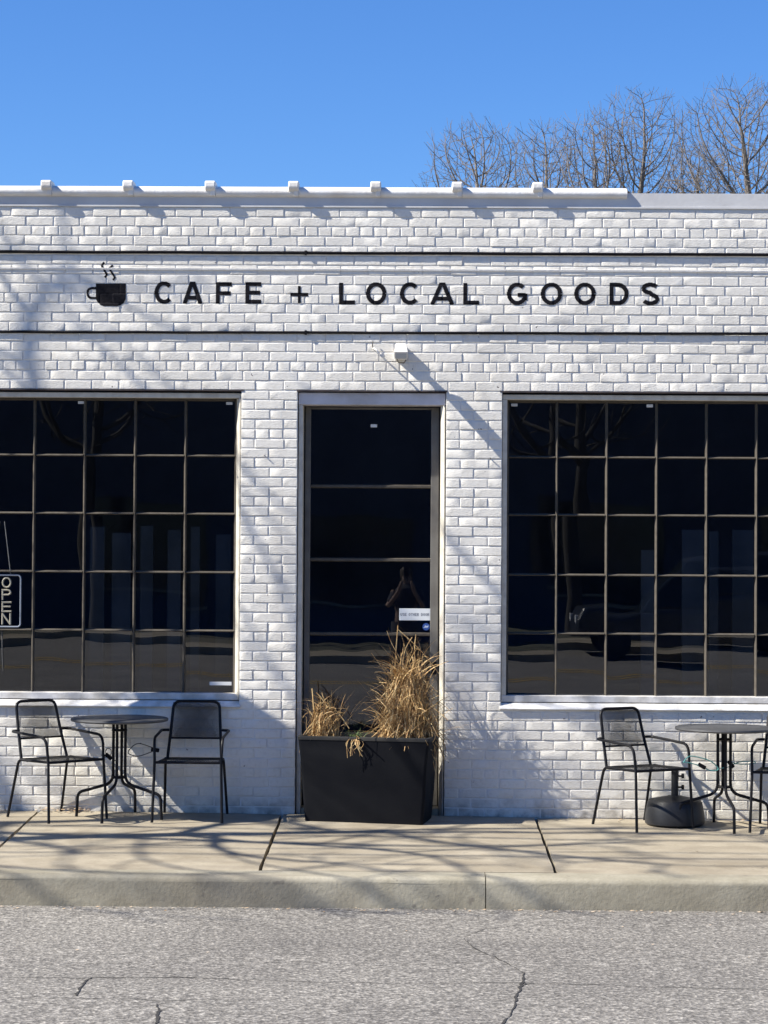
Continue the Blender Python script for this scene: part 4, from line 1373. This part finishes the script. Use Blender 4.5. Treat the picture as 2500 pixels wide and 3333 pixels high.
# ================================================================== TREES
from mathutils.kdtree import KDTree
def colonize(seed, H, crown, trunk_h, natt, step, infl, kill, tip, expo=2.25, lean=0.0, side_p=.5, twig_l=.6):
    """grow a leafless crown towards points scattered in its volume; crown = list of (cx, cy, cz, rx, ry, rz)"""
    r = random.Random(seed)
    vol = [c[3] * c[4] * c[5] for c in crown]
    att = []
    for c, v in zip(crown, vol):
        k = int(natt * v / sum(vol))
        while k > 0:
            p = Vector((r.uniform(-1, 1), r.uniform(-1, 1), r.uniform(-1, 1)))
            if p.length > 1: continue
            k -= 1
            att.append(Vector((c[0] + p.x * c[3], c[1] + p.y * c[4], c[2] + p.z * c[5])))
    nodes, par = [Vector((0, 0, -.3))], [-1]
    while nodes[-1].z < trunk_h:
        n_ = nodes[-1] + Vector((r.gauss(0, .05) + lean * .1, r.gauss(0, .05), 1)).normalized() * step * 1.6
        nodes.append(n_); par.append(len(nodes) - 2)
    seen = set()
    for it in range(140):
        kd = KDTree(len(nodes))
        for i, p in enumerate(nodes): kd.insert(p, i)
        kd.balance()
        acc, keep = {}, []
        far = infl if it > 12 else 99
        for a_ in att:
            co, i, d = kd.find(a_)
            if d < kill: continue
            keep.append(a_)
            if d < far:
                v = (a_ - nodes[i]) / d
                acc[i] = acc[i] + v if i in acc else v
        att = keep
        added = 0
        for i, v in acc.items():
            if v.length < 1e-6: continue
            d = (v.normalized() + Vector((r.gauss(0, .07), r.gauss(0, .07), r.gauss(0, .06) + .08)))
            n_ = nodes[i] + d.normalized() * step
            key = (i, round(n_.x, 1), round(n_.y, 1), round(n_.z, 1))
            if key in seen: continue
            seen.add(key)
            nodes.append(n_); par.append(i); added += 1
        if not added or not att: break
    kids = [[] for _ in nodes]
    for i, p in enumerate(par):
        if p >= 0: kids[p].append(i)
    # relax kinks, then loose straight end twigs
    for _ in range(3):
        nn = [p.copy() for p in nodes]
        for i in range(4, len(nodes)):
            if len(kids[i]) >= 1:
                m_ = nodes[par[i]].copy(); c_ = max(kids[i], key=lambda q: len(kids[q]))
                nn[i] = nodes[i] * .4 + (m_ + nodes[c_]) * .3
        nodes = nn
    n0_ = len(nodes)
    for i in range(n0_):
        if i < 4 or len(kids[i]) > 1: continue
        end = not kids[i]
        if not end and r.random() > side_p: continue
        d0 = (nodes[i] - nodes[par[i]]).normalized()
        for q in range(3 if end else 1):
            sp = .42 if end else .85
            d = (d0 + Vector((r.gauss(0, sp), r.gauss(0, sp), r.gauss(.22, sp * .7)))).normalized()
            p = i
            L_ = twig_l * r.uniform(.5, 1.25)
            for t in range(3):
                nodes.append(nodes[p] + d * L_ / 3); par.append(p); kids.append([]); kids[p].append(len(nodes) - 1)
                p = len(nodes) - 1
                d = (d + Vector((r.gauss(0, .10), r.gauss(0, .10), r.gauss(.07, .08)))).normalized()
    rad = [0.0] * len(nodes)
    order = sorted(range(len(nodes)), key=lambda i: -i)
    # children always come after their parents
    for i in order:
        rad[i] = tip if not kids[i] else max(tip, sum(rad[c] ** expo for c in kids[i]) ** (1 / expo))
    tr, cr = MB(), MB()
    stack = [(0, -1)]
    while stack:
        i, p = stack.pop()
        ch = [i] if p < 0 else [p, i]
        while kids[ch[-1]]:
            ks = sorted(kids[ch[-1]], key=lambda c: -rad[c])
            for c in ks[1:]: stack.append((c, ch[-1]))
            ch.append(ks[0])
        if len(ch) < 2: continue
        rs = [rad[c] for c in ch]
        if p >= 0: rs[0] = rs[1] if len(rs) > 1 else rs[0]
        pts = [nodes[c] for c in ch]
        big = max(rs)
        if p < 0:
            k_ = next((q for q, c in enumerate(ch) if nodes[c].z > trunk_h), len(ch) - 1)
            k_ = max(k_, 1)
            tr.tube(pts[:k_ + 1], rs[:k_ + 1], 8, cap=False)
            if len(pts) - k_ > 1: cr.tube(pts[k_:], rs[k_:], 6, cap=False)
        else:
            cr.tube(pts, rs, 5 if big > .03 else 3, cap=False)
    return tr, cr
M_dbark = mat('dark_bark', (0.045, 0.042, 0.040), 0.95)
def make_tree(name, loc, lab, group, args, kw):
    E = empty(name, loc)
    tr, cr = colonize(*args, **kw)
    fr_ = name == 'far_tree'
    tr.build('trunk', M_dbark if fr_ else M_bark, E, smooth=True, sharp=3)
    cr.build('crown', M_dbark if fr_ else M_twig, E, smooth=True, sharp=3)
    return tag(E, lab, 'tree', group)
YT = 40.0
gt = 'bare winter trees behind the cafe'
SPX = F_PX / (YT - CAM.y)                            # photograph pixels per metre at that distance
specs = [(2435, 268, 255, 41, 2600, 'tall bare winter tree at the right edge above the flat parapet'),
         (2078, 290, 165, 42, 1700, 'bare winter tree with a narrow pointed crown above the end of the coping'),
         (1770, 404, 125, 43, 1200, 'bare winter tree with a rising rounded top above the last two bell joints'),
         (1545, 400, 165, 44, 1500, 'low spreading bare winter tree, leftmost above the coping'),
         (1930, 365, 135, 45, 1200, 'bare winter tree close against the left of the pointed crown'),
         (2265, 470, 120, 46, 1100, 'low bare winter tree in the dip left of the tallest one')]
for i, (px, py, rxp, sd_, na, lab) in enumerate(specs):
    yy = YT + (i % 3) * 1.5
    loc = P(px, 1700, yy)
    H = P(px, py, yy).z - .38
    zr = P(px, 640, yy).z                            # limbs fork about where the roof hides the trunk
    rx = rxp / SPX
    cz, rzc = (zr + H) / 2 + .15, (H - zr) / 2 + .25
    cr_ = [(0, 0, cz, rx, max(1.2, rx * .85), rzc), (0, 0, zr + .1, rx * 1.15, rx, .9)]
    make_tree('bare_tree', (loc.x, loc.y, -.05), lab, gt, (sd_, H, cr_, zr - .75, int(na * 1.6), .17, 1.2, .20, .0040), dict(expo=2.15, side_p=.8, twig_l=.36))
# street trees left of the picture: they throw the branch shadows
gs = 'bare street trees along the kerb'
make_tree('street_tree', (-9.6, -2.2, -.1), 'bare street tree by the kerb beyond the left picture edge', gs,
          (61, 10, [(0, -.6, 7.6, 2.6, 2.9, 2.6)], 3.6, 300, .30, 2.2, .60, .010), dict(side_p=.35))
make_tree('street_tree', (-6.3, -2.25, -.1), 'smaller bare street tree nearer the cafe on the kerb', gs,
          (63, 9, [(-.2, -.5, 6.4, 2.0, 2.4, 2.2)], 3.0, 190, .30, 2.2, .60, .010), dict(side_p=.35))

# utility poles and overhead wires along the street, above the picture: they throw the long thin shadows
gw = 'overhead wires along the street'
for i, (yq, zq, rq, lab) in enumerate(((-2.75, 6.3, .016, 'black overhead wire along the street, nearest to the wall'), (-3.15, 6.5, .022, 'thick black overhead wire along the street, second from the wall'),
                                  (-3.7, 6.45, .014, 'thin black overhead wire along the street, third from the wall'), (-4.05, 6.7, .02, 'black overhead wire along the street, farthest from the wall'))):
    pts = [(-24 + t * 2.0, yq + .02 * i, zq + .35 * ((t - 12) / 12) ** 2) for t in range(25)]
    o = MB().tube(pts, rq, 6).build('overhead_wire', M_black, smooth=True)
    tag(o, lab, 'wire', gw)
M_pole = mat('pole_wood', (0.16, 0.12, 0.085), 0.9, var=(0.11, 0.085, 0.06), vscale=6)
for i, x in enumerate((-24, 24)):
    E = empty('utility_pole', (x, -3.0, -.15))
    MB().tube([(0, 0, -.3), (0, 0, 9.2)], [.16, .11], 12).build('pole', M_pole, E, smooth=True)
    MB().box((-.06, -1.3, 7.15), (.06, .6, 7.27)).build('crossarm', M_pole, E)
    tag(E, ['wooden utility pole by the kerb far left of the picture', 'wooden utility pole by the kerb far right of the picture'][i], 'utility pole', 'utility poles')

# ================================================================== made-up flag, unseen left of the picture, added to cast the wall shadow
def caster_pt(X, Z, yq):                                # point at distance yq in front of the wall whose shadow falls on (X, Z)
    t = yq / (-SUNV.y)
    return Vector((X + SUNV.x * t, -yq, Z + SUNV.z * t))
def upx(xu, yu): return P(xu * 1.507, yu * 1.507)
fa = upx(120, 1212)
q1 = caster_pt(fa.x, fa.z, .32)
fbp = upx(637, 1580); q2 = caster_pt(fbp.x, fbp.z, .95)
fcp = upx(640, 2190); q3 = caster_pt(fcp.x, fcp.z, .95)
fdp = upx(405, 1752); q4 = caster_pt(fdp.x, fdp.z, .66)
pole_xy = Vector((q2.x, -.97, 0))
FE = empty('shadow_caster_flag', (pole_xy.x, pole_xy.y, gz(-.97)))
tag(FE, 'made-up dark flag beyond the left picture edge, added to shade the wall', 'flag')
M_caster = mat('shadow_caster_cloth', (0.05, 0.07, 0.12), 0.8)
o_ = FE.location
MB().tube([Vector((0, 0, 0)), Vector((0, 0, q2.z - o_.z + .02))], .014, 10).build('pole', M_metal, FE, smooth=True)
MB().lathe([(.2, 0), (.2, .04), (.03, .06)], 20).build('base', M_metal, FE, smooth=True)
mb = MB()
A_, B_, C_, D_ = [p - o_ for p in (q1, q2, q3, q4)]
C_.z = max(C_.z, .35); D_.z = max(D_.z, .3)
vs, fs = [], []
nn = 12
for i in range(nn + 1):
    for j in range(nn + 1):
        u_, v_ = i / nn, j / nn
        top = A_.lerp(B_, u_); bot = D_.lerp(C_, u_)
        p = top.lerp(bot, v_)
        p.x += .012 * math.sin(7 * u_ + 3 * v_)
        vs.append(p)
for i in range(nn):
    for j in range(nn):
        fs.append((i * (nn + 1) + j, (i + 1) * (nn + 1) + j, (i + 1) * (nn + 1) + j + 1, i * (nn + 1) + j + 1))
mb.add(vs, fs).build('cloth', M_caster, FE, smooth=True)

# ================================================================== ACROSS THE STREET (mirrored in the glass)
M_fbrick = mat('far_cladding', (0.065, 0.085, 0.13), 0.9, var=(0.05, 0.065, 0.10), vscale=0.5)
M_fglass = mat('far_window', (0.02, 0.025, 0.03), 0.1)
FB = empty('far_building', (0, -36, zo))
tag(FB, 'long low dark slate coloured building across the street mirrored in the glass', 'building')
MB().box((-26, -9, -.5), (24, 0, 7.4)).build('wall', M_fbrick, FB)
MB().box((-26.1, -9.1, 7.4), (24.1, .1, 7.6)).build('parapet', M_curb, FB)
for i in range(9):
    x = -23 + i * 5.2
    w_ = MB().box((x, .0, .9), (x + 2.4, .05, 2.9)).build('window', M_fglass, FB)
    MB().box((x - .1, .0, .8), (x + 2.5, .12, .88)).build('sill', M_curb, w_)
for i, x in enumerate((-17, -7, 3.5, 14)):
    make_tree('far_tree', (x, -33.2, zo), ['bare tree across the street, leftmost in the mirror image', 'bare tree across the street behind the photographer', 'bare tree across the street by the parked dark car', 'bare tree across the street beyond the white car'][i], 'bare trees across the street',
              (81 + i, 9, [(0, 0, 6.4, 2.4, 2.2, 3.0)], 2.8, 300, .35, 2.2, .55, .014), {})

def make_car(name, loc, rz_, paint, lab, Ls=4.6, Hs=1.68):
    E = empty(name, loc, rz_)
    M_p = mat(name + '_paint', paint, 0.25, spec=.6)
    hw_ = .9
    prof_ = [(-Ls / 2, .35), (-Ls / 2, .75), (-Ls / 2 + .12, .95), (-Ls / 2 + 1.15, 1.05), (Ls / 2 - .15, 1.05), (Ls / 2, .8), (Ls / 2, .38)]
    bd = MB()
    n_ = len(prof_)
    vs_ = []
    for y_, kx_ in ((-hw_, 1), (-hw_ + .06, 1), (hw_ - .06, 1), (hw_, 1)):
        edge = abs(y_) == hw_
        for x_, z_ in prof_:
            vs_.append((x_ * (.985 if edge else 1), y_, z_ - (.06 if edge and z_ > .8 else 0)))
    fs_ = []
    for s_ in range(3):
        for q in range(n_):
            q2_ = (q + 1) % n_
            fs_.append((s_ * n_ + q, s_ * n_ + q2_, (s_ + 1) * n_ + q2_, (s_ + 1) * n_ + q))
    fs_ += [tuple(range(n_))[::-1], tuple(range(3 * n_, 4 * n_))]
    bd.add(vs_, fs_)
    bev(bd.build('body', M_p, E), .04, 2)
    cab = MB()
    xa, xb_, xc, xd = -Ls / 2 + 1.1, -Ls / 2 + 1.75, Ls / 2 - .75, Ls / 2 - .2
    cab.add([(xa, -.84, 1.03), (xd, -.84, 1.03), (xd, .84, 1.03), (xa, .84, 1.03), (xb_, -.66, Hs - .05), (xc, -.66, Hs - .05), (xc, .66, Hs - .05), (xb_, .66, Hs - .05)],
            [(3, 2, 1, 0), (4, 5, 6, 7), (0, 1, 5, 4), (1, 2, 6, 5), (2, 3, 7, 6), (3, 0, 4, 7)])
    bev(cab.build('windows', M_fglass, E), .05, 2)
    rf = MB().add([(xb_ - .05, -.67, Hs - .07), (xc + .06, -.67, Hs - .07), (xc + .06, .67, Hs - .07), (xb_ - .05, .67, Hs - .07), (xb_ + .15, -.55, Hs), (xc - .1, -.55, Hs), (xc - .1, .55, Hs), (xb_ + .15, .55, Hs)],
            [(3, 2, 1, 0), (4, 5, 6, 7), (0, 1, 5, 4), (1, 2, 6, 5), (2, 3, 7, 6), (3, 0, 4, 7)])
    bev(rf.build('roof', M_p, E), .03, 2)
    for sx in (-Ls / 2 + .85, Ls / 2 - .85):
        for sy in (-1, 1):
            wv = MB().tube([(sx, sy * .70, .33), (sx, sy * .92, .33)], .33, 20).build('wheel', M_metal, E)
            MB().tube([(sx, sy * .915, .33), (sx, sy * .93, .33)], .2, 16).build('rim', M_base, wv)
    for sy in (-1, 1):
        MB().box((-Ls / 2 - .01, sy * .68 - .14, .70), (-Ls / 2 + .06, sy * .68 + .14, .82)).build('headlight', M_tag, E)
        MB().box((Ls / 2 - .06, sy * .7 - .1, .75), (Ls / 2 + .01, sy * .7 + .1, .92)).build('tail_light', mat('tail_red', (.25, .02, .02), .3), E)
    return tag(E, lab, 'car', 'cars parked across the street')
make_car('parked_car', (5.3, OPY + 1.15, rz(OPY + 1.15)), 0, (.03, .035, .045), 'dark car parked across the street, mirrored in the right window', 4.7, 1.78)
make_car('parked_car', (9.4, OPY + 4.2, rz(OPY + 4.2)), 0, (.7, .7, .7), 'white car parked across the street, mirrored in the right window', 4.5, 1.5)

# photographer, standing behind the camera
def skin_chain(verts, edges, radii, root):
    me = bpy.data.meshes.new('body')
    me.from_pydata(verts, edges, [])
    o = bpy.data.objects.new('body', me)
    link(o)
    m = o.modifiers.new('skin', 'SKIN')
    m.use_smooth_shade = True
    for i, v in enumerate(me.skin_vertices[0].data):
        r = radii[i]
        v.radius = (r, r) if not isinstance(r, tuple) else r
        v.use_root = i == root
    s = o.modifiers.new('sub', 'SUBSURF'); s.levels = 1; s.render_levels = 1
    return o
M_skin = mat('skin', (.26, .17, .13), .5); M_shirt = mat('dark_tee', (.03, .03, .04), .9); M_short = mat('dark_shorts', (.05, .05, .06), .9); M_hair = mat('brown_hair', (.04, .025, .015), .7)
py0 = CAM.y - .42
pxx = .0
PE = empty('person', (pxx, py0, rz(py0)))
tag(PE, 'person in dark t-shirt and shorts holding up a phone, mirrored in the door glass', 'person')
hz = 1.0
sc_ = 1.06
V = [(0, 0, .98), (0, 0, 1.18), (0, .0, 1.38), (0, 0.01, 1.50), (0, .02, 1.58), (0, .03, 1.70),
     (-.10, 0, .93), (-.12, .02, .52), (-.12, -.02, .09), (-.13, .13, .04),
     (.10, 0, .93), (.12, .02, .52), (.12, -.02, .09), (.13, .13, .04),
     (-.19, 0, 1.44), (-.27, .10, 1.22), (-.12, .28, 1.46), (-.075, .345, 1.60),
     (.19, 0, 1.44), (.27, .10, 1.22), (.12, .28, 1.46), (.075, .345, 1.60)]
Ed = [(0, 1), (1, 2), (2, 3), (3, 4), (4, 5), (0, 6), (6, 7), (7, 8), (8, 9), (0, 10), (10, 11), (11, 12), (12, 13), (2, 14), (14, 15), (15, 16), (16, 17), (2, 18), (18, 19), (19, 20), (20, 21)]
Rr = [.14, .13, .15, .06, .06, .095, .09, .06, .042, .04, .09, .06, .042, .04, .06, .045, .035, .03, .06, .045, .035, .03]
body = skin_chain([(x * sc_, y * sc_, z * sc_ ) for x, y, z in V], Ed, [r * sc_ for r in Rr], 0)
body.data.materials.append(M_skin)
body.parent = PE
# clothing shells and hair
MB().lathe([(.135, .93), (.15, 1.0), (.16, 1.2), (.185, 1.4), (.17, 1.5), (.09, 1.56)], 20, Matrix.Scale(sc_, 4) @ Matrix.Scale(.8, 4, (0, 1, 0))).build('t_shirt', M_shirt, PE, smooth=True)
for sx in (-1, 1):
    MB().tube([(sx * .17, 0, 1.52), (sx * .245, .07, 1.37)], [.085, .075], 12).build('sleeve', M_shirt, PE, smooth=True)
    MB().tube([(sx * .09, 0, 1.05), (sx * .13, .01, .55)], [.13, .095], 14).build('shorts_leg', M_short, PE, smooth=True)
    MB().tube([(sx * .135, -.07, .05), (sx * .14, .16, .04)], [.05, .045], 10).build('shoe', M_shirt, PE, smooth=True)
    for q in range(4):
        MB().tube([(sx * .075, .365, 1.70 + q * .02), (sx * .05, .40, 1.705 + q * .022), (sx * .02, .392, 1.705 + q * .022)], [.0095, .009, .0075], 8).build('finger', M_skin, PE, smooth=True)
MB().lathe([(.0, 1.66), (.095, 1.70), (.112, 1.78), (.10, 1.87), (.05, 1.92), (.0, 1.93)], 18, Matrix.Translation((0, -.005, 0))).build('hair', M_hair, PE, smooth=True)
ph = MB().box((-.037, -.004, -.075), (.037, .004, .075)).build('phone', M_black)
ph.location = (CAM.x, CAM.y - .012, CAM.z - .06)
tag(ph, 'black phone held up by the photographer', 'phone')
